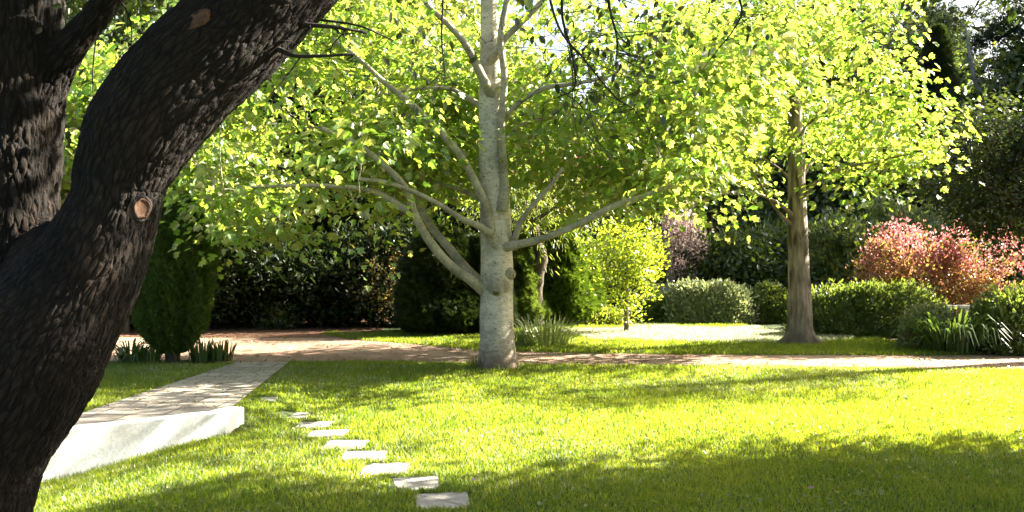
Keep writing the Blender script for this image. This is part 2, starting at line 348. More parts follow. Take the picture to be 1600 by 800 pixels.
# white wall retaining the end of the path
def box(g, c, a, b, z0, z1, bev=.012):
    # c: corner on plan, a,b: plan vectors, chamfered on top
    c, a, b = (np.asarray(k, float) for k in (c, a, b)); ua, ub = unit(a), unit(b); V = []
    for (z, m) in ((z0, 0), (z1 - bev, 0), (z1, bev)):
        for p in (c + ua * m + ub * m, c + a - ua * m + ub * m, c + a + b - ua * m - ub * m, c + b + ua * m - ub * m): V.append((*p, z))
    loops = []; tot = []
    for r in (0, 4):
        for k in range(4): loops += [r + k, r + (k + 1) % 4, r + 4 + (k + 1) % 4, r + 4 + k]; tot.append(4)
    loops += [8, 9, 10, 11, 3, 2, 1, 0]; tot += [4, 4]
    return g.add(V, loops, tot)
wl = thing('garden_wall', (WA[0], WA[1], 0), 'low white painted wall edging the end of the stone path beside the leaning trunk', 'wall')
box(Geo(), (0, 0), WD * 5.2, -WN * .12, -.55, .212).obj('wall_face', M['white'], wl)
box(Geo(), (.002, .0), (.085, .27), tuple(WD * .10 - WN * .14), -.3, .209).obj('end_face', M['white'], wl)

# stepping stones
STONES = [(693, 782, 46, .40), (648, 755, 42, .39), (603, 732, 40, .39), (570, 712.5, 37, .38), (541, 695, 35, .38), (512, 679, 33, .38), (492, 664.5, 30, .36), (458, 652, 25, .34), (410, 640.5, 22, .30)]
ORD = ['largest stepping stone, nearest the camera in the shaded grass', 'second stepping stone from the camera, in shade', 'third stepping stone from the camera, at the edge of the shade', 'fourth stepping stone from the camera, in sunlit grass',
       'fifth stepping stone from the camera', 'sixth stepping stone from the camera', 'seventh stepping stone from the camera', 'eighth stepping stone, second from the far end of the row', 'farthest small stepping stone, half grown over beside the white wall']
stone_pts = []; rng = np.random.default_rng(3)
for k, (px, py, hw, dep) in enumerate(STONES):
    p = G(px, py); z = float(H(p[0], p[1])); w = hw / F * p[1] * 2 * .98; stone_pts.append((p[0], p[1], w, dep))
    g = Geo(); nn = 14; pts = []
    for (cx_, cy_) in ((-1, -1), (1, -1), (1, 1), (-1, 1)):
        pts += [(cx_ * w / 2 * (1 - .05 * abs(a)) + rng.normal(0, .004), cy_ * dep / 2 * (1 - .05 * (1 - abs(a))) + rng.normal(0, .004)) for a in ((1, 0) if cx_ * cy_ > 0 else (0, 1))]
    pts = np.array(pts); m = len(pts)
    V = np.vstack([np.column_stack([pts, np.full(m, -.06)]), np.column_stack([pts, np.full(m, .014)]), np.column_stack([pts * .97, np.full(m, .021)])])
    lo = []; to = []
    for r in (0, m):
        for a in range(m): lo += [r + a, r + (a + 1) % m, r + m + (a + 1) % m, r + m + a]; to.append(4)
    lo += list(range(2 * m, 3 * m)); to.append(m)
    o = g.add(V, lo, to).obj('stepping_stone', M['stone'], None, loc=(p[0], p[1], z - .018)); o.rotation_euler = (rng.normal(0, .01), rng.normal(0, .01), R(6) + rng.normal(0, .05))
    tag(o, 'pale square ' + ORD[k], 'stepping stone', 'stepping stones set in the lawn')

# ------------------------------------------------------------------ lawn
TR_MAIN = G(778, 575); TR_TWO = G(1251, 537); CYP = G(270, 566)
def lawn_mask(x, y):
    ok = (y < near_e(x) - .02)
    s = wall_s(x, y); t = wall_t(x, y)
    ok &= ~((s > -.01) & (s < .16) & (t > -.02))
    onpath = (y < 13.6) & (x > left_edge(y) - .01) & (x < right_edge(y) + .015) & (s > 0)
    ok &= ~onpath
    ok &= ~((s > .1) & (s < .45) & (t > -.02) & (t < .12))
    for (sx, sy, w, dp) in stone_pts: ok &= ~((np.abs(x - sx - .1 * (y - sy) * 0) < w / 2 - .012 + .012 * np.sin(37 * x + 53 * y)) & (np.abs(y - sy) < dp / 2 - .016 + .014 * np.sin(41 * x - 29 * y)))
    ok &= (x - TR_MAIN[0]) ** 2 + (y - TR_MAIN[1]) ** 2 > .26 ** 2
    ok &= ~((y > 13.25) & (x < -4.2))
    return ok
def blades(n, x0, x1, y0, y1, mask, dens, h, w, rng, g):
    x = rng.uniform(x0, x1, n); y = rng.uniform(y0, y1, n)
    k = mask(x, y) & (rng.random(n) < dens(x, y)); x, y = x[k], y[k]; n = len(x)
    z = H(x, y) - .004
    hn = fbm(np.stack([x * 2.2, y * 2.2, 0 * x], -1), 9)
    hh = h(y) * (.6 + .7 * rng.random(n)) * (.7 + .6 * hn)
    D = np.column_stack([rng.normal(0, .42, n), rng.normal(0, .42, n), np.ones(n)])
    N = np.column_stack([rng.normal(size=n), rng.normal(size=n), .2 * rng.normal(size=n)])
    inst(g, BLADE, np.column_stack([x, y, z]), D, N, hh, w(y) * (.7 + .6 * rng.random(n)) / hh)
rng = np.random.default_rng(11); g = Geo()
infr = lambda x, y: np.abs(x) < .62 * y + .9
for (y0, y1, n) in ((4.6, 7, 190000), (7, 10, 220000), (10, 14, 220000)):
    blades(n, -.62 * y1 - 1, .62 * y1 + 1, y0, y1, lambda x, y: lawn_mask(x, y) & infr(x, y), lambda x, y: 1 + 0 * x, lambda y: .036 + .0014 * y, lambda y: .0040 + .00032 * y, rng, g)
tag(g.obj('lawn_grass', M['lawn_blade']), kind='stuff')
def verge_mask(x, y):
    ok = (y > far_e(x) + .03) & (y < np.interp(x, [-3.4, -2, 0, 1, 5.2, 5.7, 7.1, 7.7, 9, 20], [18.6, 19.0, 19.3, 21.5, 21.5, 17.5, 17.3, 15.6, 15.4, 15.2])) & (x > -3.6 + .3 * np.sin(y * 3))
    ok &= ~((x > 7.1) & (y < 17.4) & (y > far_e(x) + .05 + .5 * sstep(7.8, 7.1, x)))
    ok &= (x - TR_TWO[0]) ** 2 + (y - TR_TWO[1]) ** 2 > .3 ** 2
    return ok
g = Geo()
blades(230000, -4, 9, 14, 22, lambda x, y: verge_mask(x, y) & infr(x, y), lambda x, y: 1 + 0 * x, lambda y: .07 + 0 * y, lambda y: .010 + 0 * y, rng, g)
tag(g.obj('verge_grass', M['lawn_blade']), kind='stuff')

def glare_mask(x, y):  # far lawn area where pale blades stand in for sun glare
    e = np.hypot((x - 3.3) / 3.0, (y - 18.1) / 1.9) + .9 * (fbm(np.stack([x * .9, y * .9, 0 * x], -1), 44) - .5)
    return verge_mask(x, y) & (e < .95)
g = Geo(); blades(120000, 0, 7, 15.5, 21.5, glare_mask, lambda x, y: .95 + 0 * x, lambda y: .085 + 0 * y, lambda y: .011 + 0 * y, rng, g)
tag(g.obj('glare_grass', M['glare_blade']), kind='stuff')
def lawn_glare_mask(x, y):  # noise patches of near lawn with sun glare painted as pale blades
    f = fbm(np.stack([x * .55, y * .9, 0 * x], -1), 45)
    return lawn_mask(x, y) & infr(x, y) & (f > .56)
g = Geo(); blades(60000, -6, 8, 6, 13, lawn_glare_mask, lambda x, y: .8 + 0 * x, lambda y: .034 + .0012 * y, lambda y: .0045 + .00035 * y, rng, g)
tag(g.obj('lawn_glare_grass', M['glare_blade']), kind='stuff')
# clover and weeds in the turf, litter on the drive
n = 13000; x = rng.uniform(-5, 7, n); y = rng.uniform(5, 12.8, n); k = lawn_mask(x, y) & infr(x, y) & (fbm(np.stack([x * 1.1, y * 1.1, 0 * x], -1), 46) > .6); x, y = x[k], y[k]; n = len(x)
g = Geo(); inst(g, OVAL, np.column_stack([x, y, H(x, y) + rng.uniform(.015, .05, n)]), rdir(rng, n) * np.array([1, 1, .3]), np.column_stack([rng.normal(0, .4, (n, 2)), np.ones(n)]), .028 * rng.uniform(.6, 1.4, n), 1.6)
tag(g.obj('clover', M['ground_cover']), kind='stuff')
n = 2600; x = rng.uniform(-9, 9, n); y = near_e(x) + (far_e(x) - near_e(x)) * np.where(rng.random(n) < .5, rng.random(n) ** 3, 1 - rng.random(n) ** 3)
g = Geo(); inst(g, OVAL, np.column_stack([x, y, np.full(n, .016)]), rdir(rng, n) * np.array([1, 1, .15]), np.column_stack([rng.normal(0, .3, (n, 2)), np.ones(n)]), .06 * rng.uniform(.4, 1.3, n))
n = 700; x = rng.uniform(-4.1, -2.7, n); y = rng.uniform(8.2, 13.3, n); z = path_z(y) + .012
inst(g, OVAL, np.column_stack([x, y, z]), rdir(rng, n) * np.array([1, 1, .15]), np.column_stack([rng.normal(0, .3, (n, 2)), np.ones(n)]), .035 * rng.uniform(.4, 1.3, n))
tag(g.obj('leaf_litter', M['bronze_leaf']), kind='stuff')

# ------------------------------------------------------------------ tree machinery
class Skeleton:
    def __init__(s): s.p = []; s.par = []; s.paths = []; s.fixed = []
    def limb(s, pts):
        q = crom(pts, 5); last = -1
        for a in q:
            s.p.append(a); s.par.append(last); last = len(s.p) - 1; s.fixed.append(True)
    def grow(s, targets, rng, step=.35, wig=.06, up=.12):
        base = np.array(s.p); d = np.array([np.min(np.linalg.norm(base - t, axis=1)) for t in targets])
        arr = base.copy()
        for t in np.asarray(targets)[np.argsort(d)]:
            dd = np.linalg.norm(arr - t, axis=1) + .35 * np.maximum(arr[:, 2] - t[2], 0)
            k = int(np.argmin(dd)); a = arr[k]; L = np.linalg.norm(t - a)
            m = max(2, int(L / step)); new = [k]
            mid = (a + t) / 2 + rng.normal(0, wig * L, 3) + np.array([0, 0, up * L])
            for i in range(1, m + 1):
                f = i / m; q = a * (1 - f) ** 2 + 2 * mid * f * (1 - f) + t * f * f + (rng.normal(0, .02, 3) if i < m else 0)
                s.p.append(q); s.par.append(new[-1]); s.fixed.append(False); new.append(len(s.p) - 1)
            arr = np.vstack([arr, np.array(s.p[len(arr):])]); s.paths.append(new)
    def twigs(s, g, r0=.006, ex=.45, seg=5, rmax=.06):
        cnt = np.zeros(len(s.p))
        for pth in s.paths:
            k = pth[-1]
            while k >= 0: cnt[k] += 1; k = s.par[k]
        for pth in s.paths:
            pts = np.array([s.p[i] for i in pth]); r = np.minimum(r0 * np.maximum(cnt[pth], .7) ** ex, rmax); r[0] = r[1]; r[-1] *= .5
            tube(g, pts, r, seg, 2, cap=False)
def clusters(rng, n, c, rad, keep, inner=.35):
    out = []
    while len(out) < n:
        d = rdir(rng, n * 2); r = (inner ** 2 + (1 - inner ** 2) * rng.random(n * 2)) ** .5
        q = np.array(c) + d * r[:, None] * np.array(rad)
        q = q[keep(q)]; out.extend(q[:n - len(out)])
        if len(q) == 0: break
    return np.array(out)
def spray(g, rng, cl, per, spread, flat, size, tpl, droop=.35, tilt=.55, out_from=None):
    n = len(cl) * per; c = np.repeat(cl, per, 0)
    off = np.clip(rng.normal(size=(n, 3)), -1.7, 1.7) * np.array([spread, spread, spread * flat])
    # each cluster gets its own tilt of plane so that sprays do not all lie level
    tl = np.repeat(rng.normal(0, .35, (len(cl), 2)), per, 0); off[:, 2] += off[:, 0] * tl[:, 0] + off[:, 1] * tl[:, 1] - .12 * (off[:, 0] ** 2 + off[:, 1] ** 2) / max(spread, .01)
    pos = c + off
    D = unit(off * np.array([1, 1, .3]) + 1e-4) + rng.normal(0, .45, (n, 3)) - np.array([0, 0, droop])
    N = np.column_stack([rng.normal(0, tilt, n), rng.normal(0, tilt, n), np.ones(n)])
    inst(g, tpl, pos, D, N, size * rng.uniform(.6, 1.25, n))
def poly(pts, d0, d1=None):
    d1 = d0 if d1 is None else d1
    return [P(x, y, d0 + (d1 - d0) * i / max(len(pts) - 1, 1)) for i, (x, y) in enumerate(pts)]

# ------------------------------------------------------------------ main plane tree
def rel(pts, o): return [np.asarray(p) - o for p in pts]
o0 = TR_MAIN.copy(); o0[2] = 0; D0 = o0[1]; pm = F / D0
mt = thing('plane_tree', o0, 'large pale barked tree with glowing lime leaves standing at the lawn edge by the drive', 'tree')
tp = [(779, 584), (778, 572), (777, 540), (776, 500), (776, 450), (776, 400), (774, 340), (771, 260), (768, 180), (767, 100), (765, 20), (763, -60), (760, -160), (757, -240)]
tw = [39, 33, 28, 26.5, 26, 25, 23.5, 22, 20, 17, 14, 11, 7, 3]
tpts = rel(poly(tp, D0), o0)
g = Geo(); tube(g, tpts, np.array(tw) / pm, 40, 14, .05, 2)
g.obj('trunk', M['plane_bark'], mt, True)
sk = Skeleton(); sk.limb(tpts[5:])
LIMBS = [  # pixel course, depth start, depth end, radius px start, end
    ([(770, 462), (752, 450), (735, 437), (700, 411), (668, 372), (648, 334), (635, 296), (600, 258), (552, 222), (500, 200)], D0, 12.0, 9, 3.2),
    ([(762, 450), (735, 428), (702, 388), (672, 352), (645, 300), (612, 245), (590, 215)], D0 + .15, 14.2, 9, 3.5),
    ([(778, 395), (774, 384), (768, 362), (758, 320), (740, 280), (715, 237), (655, 174), (602, 130), (565, 96), (520, 60)], D0 - .12, 12.3, 9, 3),
    ([(766, 366), (745, 352), (720, 341), (684, 318), (640, 297), (598, 284), (560, 280)], D0 - .3, 12.0, 5.5, 2.5),
    ([(637, 330), (600, 307), (570, 296), (535, 292), (480, 290), (400, 292), (340, 298)], 12.3, 11.6, 5, 2),
    ([(782, 388), (800, 384), (850, 372), (905, 350), (960, 322), (1000, 309), (1060, 285), (1110, 262)], D0 - .1, 12.0, 7, 2.5),
    ([(784, 389), (806, 384), (856, 370), (908, 346), (955, 320), (1010, 300)], D0, 13.6, 6, 2.5),
    ([(788, 400), (803, 375), (815, 345), (836, 317), (862, 288), (880, 262)], D0, 12.4, 5.5, 2.5),
    ([(768, 150), (757, 128), (729, 72), (700, 38), (672, 12), (640, -30)], D0 - .1, 12.1, 7, 3),
    ([(784, 330), (789, 295), (785, 240), (784, 190), (788, 120), (782, 60), (792, 0), (800, -60)], D0 - .18, 12.5, 7, 4),
    ([(778, 205), (790, 186), (812, 160), (850, 138), (896, 131), (950, 120)], D0, 12.0, 5, 2.5),
    ([(768, 180), (744, 161), (722, 148), (698, 138), (640, 140), (590, 150)], D0 + .05, 13.2, 5, 2),
    ([(768, 312), (744, 306), (715, 295), (680, 284), (640, 270)], D0, 14.0, 5, 2),
    ([(765, 100), (790, 60), (840, 10), (900, -50), (960, -90)], D0 - .1, 12.2, 6, 3),
    ([(770, 240), (800, 205), (850, 185), (910, 190), (980, 205), (1060, 200)], D0 + .1, 14.2, 5, 2)]
for (px_, a, b, r0, r1) in LIMBS:
    p_ = rel(poly(px_, a, b), o0); nr = len(p_)
    rr = np.linspace(r0, r1, nr) / pm; rr[0] *= 1.35; rr[1] *= 1.1
    g = Geo(); tube(g, p_, rr, 14, 9, .16, len(px_)); g.obj('branch', M['limb_bark'], mt, True); sk.limb(p_[1:])
# knots on the trunk
def knot(name, at, rad, long_, mat, parent, axis):
    g = Geo(); a = np.array(axis, float); a = a / np.linalg.norm(a)
    ts = np.array([-.4, 0, .35, .6, .72, .66, .5]); rs = np.array([2.3, 1.9, 1.35, 1.05, .75, .5, .12])
    tube(g, [np.array(at) + a * t * long_ for t in ts], rad * rs, 18, 5, .22, 7); return g.obj(name, mat, parent, True)
knot('branch_stub', P(776, 452, D0 - .19) - o0, .085, .11, M['limb_bark'], mt, (-.05, -1, -.35))
knot('branch_stub', P(795, 428, D0 - .1) - o0, .06, .12, M['limb_bark'], mt, (.85, -.5, -.1))
rng = np.random.default_rng(21)
def keep_main(q):
    z = q[:, 2]; x = q[:, 0]; y = q[:, 1]
    zb = np.interp(x, [-5, -3.6, -2.5, -1.6, -.4, .6, 1.6, 2.6, 3.6], [1.7, 1.5, 1.55, 2.1, 2.8, 2.75, 2.35, 2.2, 2.1])
    ok = z > zb + .25 * rng.random(len(q))
    front = (y < .3) & (np.abs(x - .0) < .55 + .35 * rng.random(len(q)) - .12 * y)
    ok &= ~(front & (rng.random(len(q)) < .86) & (z < 5.0))
    ok &= ~((y < -.5) & (rng.random(len(q)) < .5))
    ok &= ~((y < -.2) & (x > -2.6) & (x < 2.2) & (z > 2.4) & (z < 5.4) & (rng.random(len(q)) < .80))
    ok &= ~((x > .9) & (x < 1.9) & (z > 3.7) & (rng.random(len(q)) < .7))
    ok &= fbm(q * np.array([.9, .9, 1.2]), 31) > .46
    ok &= ~((z > 5.4) & (rng.random(len(q)) < .7))
    return ok
cl = clusters(rng, 268, (-.55, -.1, 3.9), (4.7, 3.6, 2.6), keep_main, .25)
sk.grow(cl, rng); g = Geo(); sk.twigs(g, .0055, .45, 5, .05); tw_(g, 'twigs', M['limb_bark'], mt, True)
g = Geo(); spray(g, rng, cl, 104, .41, .34, .110, LOBED); g.obj('crown', M['plane_leaf'], mt)

# ------------------------------------------------------------------ second tree, right
o1 = TR_TWO.copy(); o1[2] = 0; D1 = o1[1]; pm1 = F / D1
t2 = thing('plane_tree', o1, 'slender brown trunked tree with yellow green crown across the drive before the hedge', 'tree')
tp = [(1251, 545), (1251, 536), (1250, 520), (1250, 495), (1249, 450), (1247, 380), (1245, 300), (1243, 200), (1240, 100), (1236, 0), (1232, -100), (1228, -200)]
tw = [36, 29, 22.5, 19, 17, 15.5, 14, 11, 9, 7.5, 5.5, 2.5]
tpts = rel(poly(tp, D1), o1); g = Geo(); tube(g, tpts, np.array(tw) / pm1, 36, 12, .09, 12)
for (ax, ay) in ((-1, -.25), (.6, -.7), (-.3, .9), (.9, .3)):
    tube(g, [(ax * .08, ay * .08, .42), (ax * .22, ay * .22, .14), (ax * .40, ay * .40, .02), (ax * .62, ay * .62, -.06)], [.09, .085, .06, .03], 10, 5, .1, 3)
g.obj('trunk', M['brown_bark'], t2, True)
sk = Skeleton(); sk.limb(tpts[4:])
L2 = [([(1247, 345), (1222, 322), (1190, 305), (1150, 300), (1100, 310)], D1, 15.2, 5, 2), ([(1248, 360), (1215, 330), (1190, 290), (1165, 250)], D1, 15.6, 4.5, 2),
      ([(1246, 320), (1275, 285), (1320, 262), (1380, 250), (1440, 235)], D1, 15.4, 5, 2), ([(1244, 230), (1262, 195), (1310, 165), (1360, 150)], D1, 15.2, 4, 1.6),
      ([(1243, 180), (1215, 150), (1180, 120), (1140, 110)], D1, 16.8, 4, 1.6), ([(1246, 300), (1225, 270), (1180, 240), (1130, 215)], D1, 17.4, 4, 1.6), ([(1245, 290), (1280, 240), (1330, 200)], D1, 17.6, 4, 1.6),
      ([(1242, 150), (1270, 100), (1310, 60), (1360, 30)], D1, 16.0, 4, 1.5), ([(1240, 110), (1205, 60), (1170, 20)], D1, 15.8, 4, 1.5)]
for (px_, a, b, r0, r1) in L2:
    p_ = rel(poly(px_, a, b), o1); rr = np.linspace(r0 * .62, r1 * .8, len(p_)) / pm1; rr[0] *= 1.5
    g = Geo(); tube(g, p_, rr, 10, 8, .14, 4); g.obj('branch', M['brown_bark'], t2, True); sk.limb(p_[1:])
rng = np.random.default_rng(22)
def keep_two(q):
    x, y, z = q.T; zb = np.interp(x, [-2.6, -1.5, -.5, .4, 1.4, 2.8], [2.0, 1.9, 2.6, 2.8, 2.4, 2.9])
    ok = z > zb + .3 * rng.random(len(q))
    ok &= ~((y < .2) & (np.abs(x) < .45) & (rng.random(len(q)) < .8))
    ok &= ~((np.hypot(x, y) < .9) & (z < 3.0))
    ok &= ~((x > .9) & (z > 4.6) & (rng.random(len(q)) < .72))
    ok &= ~((z > 6.3) & (rng.random(len(q)) < .8))
    return ok & (fbm(q * .9, 77) > .51)
cl = clusters(rng, 118, (-.4, 0, 4.3), (2.4, 2.5, 3.1), keep_two, .25)
sk.grow(cl, rng); g = Geo(); sk.twigs(g, .0055, .45, 5, .05); tw_(g, 'twigs', M['limb_bark'], t2, True)
g = Geo(); spray(g, rng, cl, 106, .43, .36, .110, LOBED); g.obj('crown', M['plane_leaf'], t2)

# ------------------------------------------------------------------ old leaning tree, left foreground
DL = 4.0; pl = F / DL
ol = P(-110, 985, DL); ol[2] = -.12
lt = thing('leaning_tree', ol, 'dark rough barked old tree leaning in from the left with a forked trunk', 'tree')
CH = [  # (px, py, depth, radius px)
    [(-150, 1010, 4.0, 175), (-112, 900, 4.0, 135), (-62, 722, 4.0, 116), (17, 600, 4.0, 112), (62, 528, 4.0, 106), (106, 468, 4.0, 92), (148, 398, 4.0, 79), (178, 325, 4.0, 69), (192, 270, 4.0, 72), (226, 202, 4.0, 82), (278, 130, 4.03, 88), (339, 71, 4.08, 86), (420, -10, 4.15, 82), (520, -110, 4.25, 76), (640, -230, 4.4, 66), (780, -340, 4.6, 50)],
    [(-20, 690, 4.1, 90), (0, 580, 4.15, 84), (12, 450, 4.2, 74), (18, 330, 4.2, 70), (19, 200, 4.2, 74), (22, 60, 4.2, 74), (24, -100, 4.2, 70), (10, -300, 4.2, 60), (-20, -500, 4.2, 45)],
    [(30, 560, 4.08, 80), (62, 450, 4.1, 66), (86, 385, 4.1, 44), (96, 345, 4.1, 20)],
    [(50, 175, 4.2, 44), (82, 118, 4.18, 30), (112, 72, 4.16, 25), (150, 24, 4.15, 22), (200, -45, 4.15, 20), (270, -150, 4.2, 15)]]
g = Geo(); axes = []
for c in CH:
    p_ = [P(a, b, d) - ol for a, b, d, r in c]; r_ = [r / F * d for a, b, d, r in c]
    axes.append(tube(g, p_, r_, 32, 12, .10, 3))
for (ax, ay) in ((.9, -.4), (-.5, -.8), (.3, .9)):
    tube(g, [(ax * .1, ay * .1, .5), (ax * .32, ay * .32, .22), (ax * .6, ay * .6, .04), (ax * .9, ay * .9, -.08)], [.2, .16, .1, .05], 14, 6)
tmp = g.obj('tmp_trunk', M['old_bark'])
rm = tmp.modifiers.new('r', 'REMESH'); rm.mode = 'VOXEL'; rm.voxel_size = .022
sm = tmp.modifiers.new('s', 'SMOOTH'); sm.iterations = 8; sm.factor = .6
ss = tmp.modifiers.new('u', 'SUBSURF'); ss.levels = 2; ss.render_levels = 2
dg = bpy.context.evaluated_depsgraph_get(); me = bpy.data.meshes.new_from_object(tmp.evaluated_get(dg))
bpy.data.objects.remove(tmp)
co = np.zeros(len(me.vertices) * 3, np.float32); me.vertices.foreach_get('co', co); co = co.reshape(-1, 3).astype(float)
best = np.full(len(co), 1e9); bark = np.zeros_like(co)
for ai, (p_, r_) in enumerate(axes):
    tan = unit(np.gradient(p_, axis=0)); ss_ = np.concatenate([[0], np.cumsum(np.linalg.norm(np.diff(p_, axis=0), axis=1))])
    for i in range(len(p_)):
        dv = co - p_[i]; d = np.linalg.norm(dv, axis=1) - r_[i]; m = d < best
        if not m.any(): continue
        ax_ = (dv[m] * tan[i]).sum(1); rd = dv[m] - ax_[:, None] * tan[i]
        ex = np.array([0, 1., 0]); ex = unit(ex - tan[i] * np.dot(ex, tan[i])); ey = np.cross(tan[i], ex)
        bark[m] = np.column_stack([(rd * ex).sum(1) + ai * 3.1, (rd * ey).sum(1), ss_[i] + ax_]); best[m] = d[m]
a = me.attributes.new('bark', 'FLOAT_VECTOR', 'POINT'); a.data.foreach_set('vector', bark.astype(np.float32).ravel())
me.polygons.foreach_set('use_smooth', np.full(len(me.polygons), True))
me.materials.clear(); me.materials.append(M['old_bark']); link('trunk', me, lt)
def scar(px, py, d, rx, ry, nrm, lab, rot=0.0):
    n_ = unit(np.array(nrm, float)); s_ = unit(np.cross([0, 0, 1], n_)); u_ = np.cross(n_, s_); c = P(px, py, d) - ol
    th = np.linspace(0, 2 * np.pi, 24, endpoint=False); V = []
    for (f, h) in ((1.3, -.04), (1.1, -.004), (1.0, .004), (.86, .0), (.0, .001)):
        wv = 1 + .12 * np.sin(th * 2 + 1) + .06 * np.sin(th * 5)
        a_ = rx * f * wv * np.cos(th); b_ = ry * f * wv * np.sin(th)
        a_, b_ = a_ * math.cos(rot) - b_ * math.sin(rot), a_ * math.sin(rot) + b_ * math.cos(rot)
        V.append(c + np.outer(a_, s_) + np.outer(b_, u_) + n_ * h)
    th2 = np.linspace(0, 2 * np.pi, 29); ring = [c + s_ * rx * 1.12 * math.cos(t) * (1 + .1 * math.sin(3 * t)) + u_ * ry * 1.14 * math.sin(t) - n_ * .010 for t in th2]
    if rot == 0: g = Geo(); tube(g, ring, .009 + .004 * np.sin(th2 * 2), 8, 3, .25, 4, False); g.obj('bark_collar', M['old_twig'], lt, True)
    V = np.vstack(V); lo = []; to = []
    for r in range(4):
        for k in range(24): lo += [r * 24 + k, r * 24 + (k + 1) % 24, (r + 1) * 24 + (k + 1) % 24, (r + 1) * 24 + k]; to.append(4)
    o = Geo().add(V, lo, to).obj('branch_scar', M['scar'], lt, True); o['label'] = lab
scar(222, 326, 3.82, .030, .044, (.62, -.78, -.05), 'round orange brown pruning scar on the leaning trunk')
scar(305, 30, 3.838, .028, .065, (-.25, -.9, .35), 'long orange brown torn bark scar high on the trunk', -.7)
# dark branches hanging into the picture
def twiggy(name, pts, r0, r1, rng, nside=6, side=.35, leaves=0, droop=.6):
    g = Geo(); p_ = [np.asarray(q) - ol for q in pts]
    c, _ = tube(g, p_, np.linspace(r0, r1, len(p_)), 8, 5, .1, 5); tips = [c[-1]]
    for k in range(nside):
        i = rng.integers(len(c) // 4, len(c)); L = side * rng.uniform(.4, 1.2); d = unit(rng.normal(size=3) * np.array([1, .6, .6]) + np.array([0, 0, -droop]))
        q = [c[i], c[i] + d * L * .35 + rng.normal(0, .03, 3) * L * 2, c[i] + d * L * .7 + rng.normal(0, .06, 3) * L + np.array([0, 0, -.05 * L]), c[i] + d * L + np.array([0, 0, -.15 * L]) + rng.normal(0, .05, 3)]
        cc, _ = tube(g, q, [r1 * .8, r1 * .65, r1 * .5, r1 * .3], 5, 4, cap=False); tips.append(cc[-1])
        for kk in range(2):
            j = rng.integers(3, len(cc)); d2 = unit(d + rng.normal(0, .7, 3)); cc2, _ = tube(g, [cc[j], cc[j] + d2 * L * .2, cc[j] + d2 * L * .42 + rng.normal(0, .02, 3)], [r1 * .45, r1 * .35, r1 * .2], 4, 3, cap=False); tips.append(cc2[-1])
    o = g.obj(name, M['old_twig'], lt, True)
    if leaves:
        tips = np.array(tips); c = np.repeat(tips, leaves, 0); n_ = len(c); g = Geo()
        inst(g, OVAL, c + rng.normal(0, .03, (n_, 3)), rng.normal(0, .6, (n_, 3)) + np.array([0, 0, -.8]), rdir(rng, n_), .055 * rng.uniform(.6, 1.2, n_)); g.obj('leaves', M['shade_leaf'], o)
    return o
rng = np.random.default_rng(5)
twiggy('branch', [P(400, 60, 4.1), P(442, 80, 4.05), P(470, 88, 4.0), P(552, 85, 3.95)], .016, .006, rng, 3, .12)
twiggy('branch', [P(420, 30, 4.1), P(470, 38, 4.1), P(520, 42, 4.1), P(572, 51, 4.15)], .016, .006, rng, 4, .15)
twiggy('branch', [P(430, 20, 4.15), P(500, 31, 4.2), P(560, 40, 4.2), P(614, 63, 4.25)], .009, .003, rng, 6, .25)
twiggy('branch', [P(780, -340, 4.6), P(850, -220, 4.7), P(880, -80, 4.8), P(878, 20, 4.8), P(893, 80, 4.8), P(898, 135, 4.8), P(872, 152, 4.8)], .012, .0036, rng, 30, .5, 1, .25)
twiggy('branch', [P(780, -340, 4.6), P(900, -230, 4.9), P(940, -80, 5.0), P(952, 10, 5.0), P(964, 60, 5.0), P(962, 100, 5.0)], .015, .004, rng, 26, .42, 2, .3)
twiggy('branch', [P(780, -340, 4.6), P(840, -220, 4.7), P(850, -60, 4.7), P(872, 40, 4.7), P(915, 95, 4.75), P(960, 150, 4.8), P(990, 170, 4.8)], .010, .0032, rng, 26, .4, 0, .2)
twiggy('branch', [P(780, -340, 4.6), P(960, -260, 5.0), P(1100, -120, 5.2), P(1156, 0, 5.3), P(1150, 40, 5.3), P(1118, 82, 5.3)], .013, .0035, rng, 16, .36, 1, .3)
twiggy('branch', [P(640, -230, 4.4), P(680, -120, 4.6), P(692, -20, 4.7), P(690, 60, 4.7), P(696, 120, 4.7)], .009, .003, rng, 20, .34, 1, .3)
twiggy('branch', [P(150, 20, 4.15), P(185, 0, 4.2), P(205, 40, 4.3), P(203, 95, 4.3)], .007, .002, rng, 8, .25, 1)
twiggy('branch', [P(440, -30, 4.1), P(330, -40, 3.9), P(180, -60, 4.2), P(160, 0, 4.4), P(145, 110, 4.4), P(150, 190, 4.4)], .008, .002, rng, 6, .25, 1)
# its unseen leafy crown above the frame, widened to block sky light
rng = np.random.default_rng(6)
cl = clusters(rng, 430, np.array([.8, 2.8, 6.0]) - ol, (6.2, 5.0, 2.2), lambda q: q[:, 2] + ol[2] > 1.75 + .34 * np.maximum(q[:, 1] + ol[1], 3.5), .1)
sk = Skeleton()
for c in CH: sk.limb([P(a, b, d) - ol for a, b, d, r in c][-5:])
sk.grow(cl, rng); g = Geo(); sk.twigs(g, .004, .45, 4, .04); tw_(g, 'twigs', M['old_twig'], lt, True)
g = Geo(); spray(g, rng, cl, 90, .42, .5, .12, OVAL); g.obj('crown', M['shade_leaf'], lt)  # unseen crown, widened to block sky light

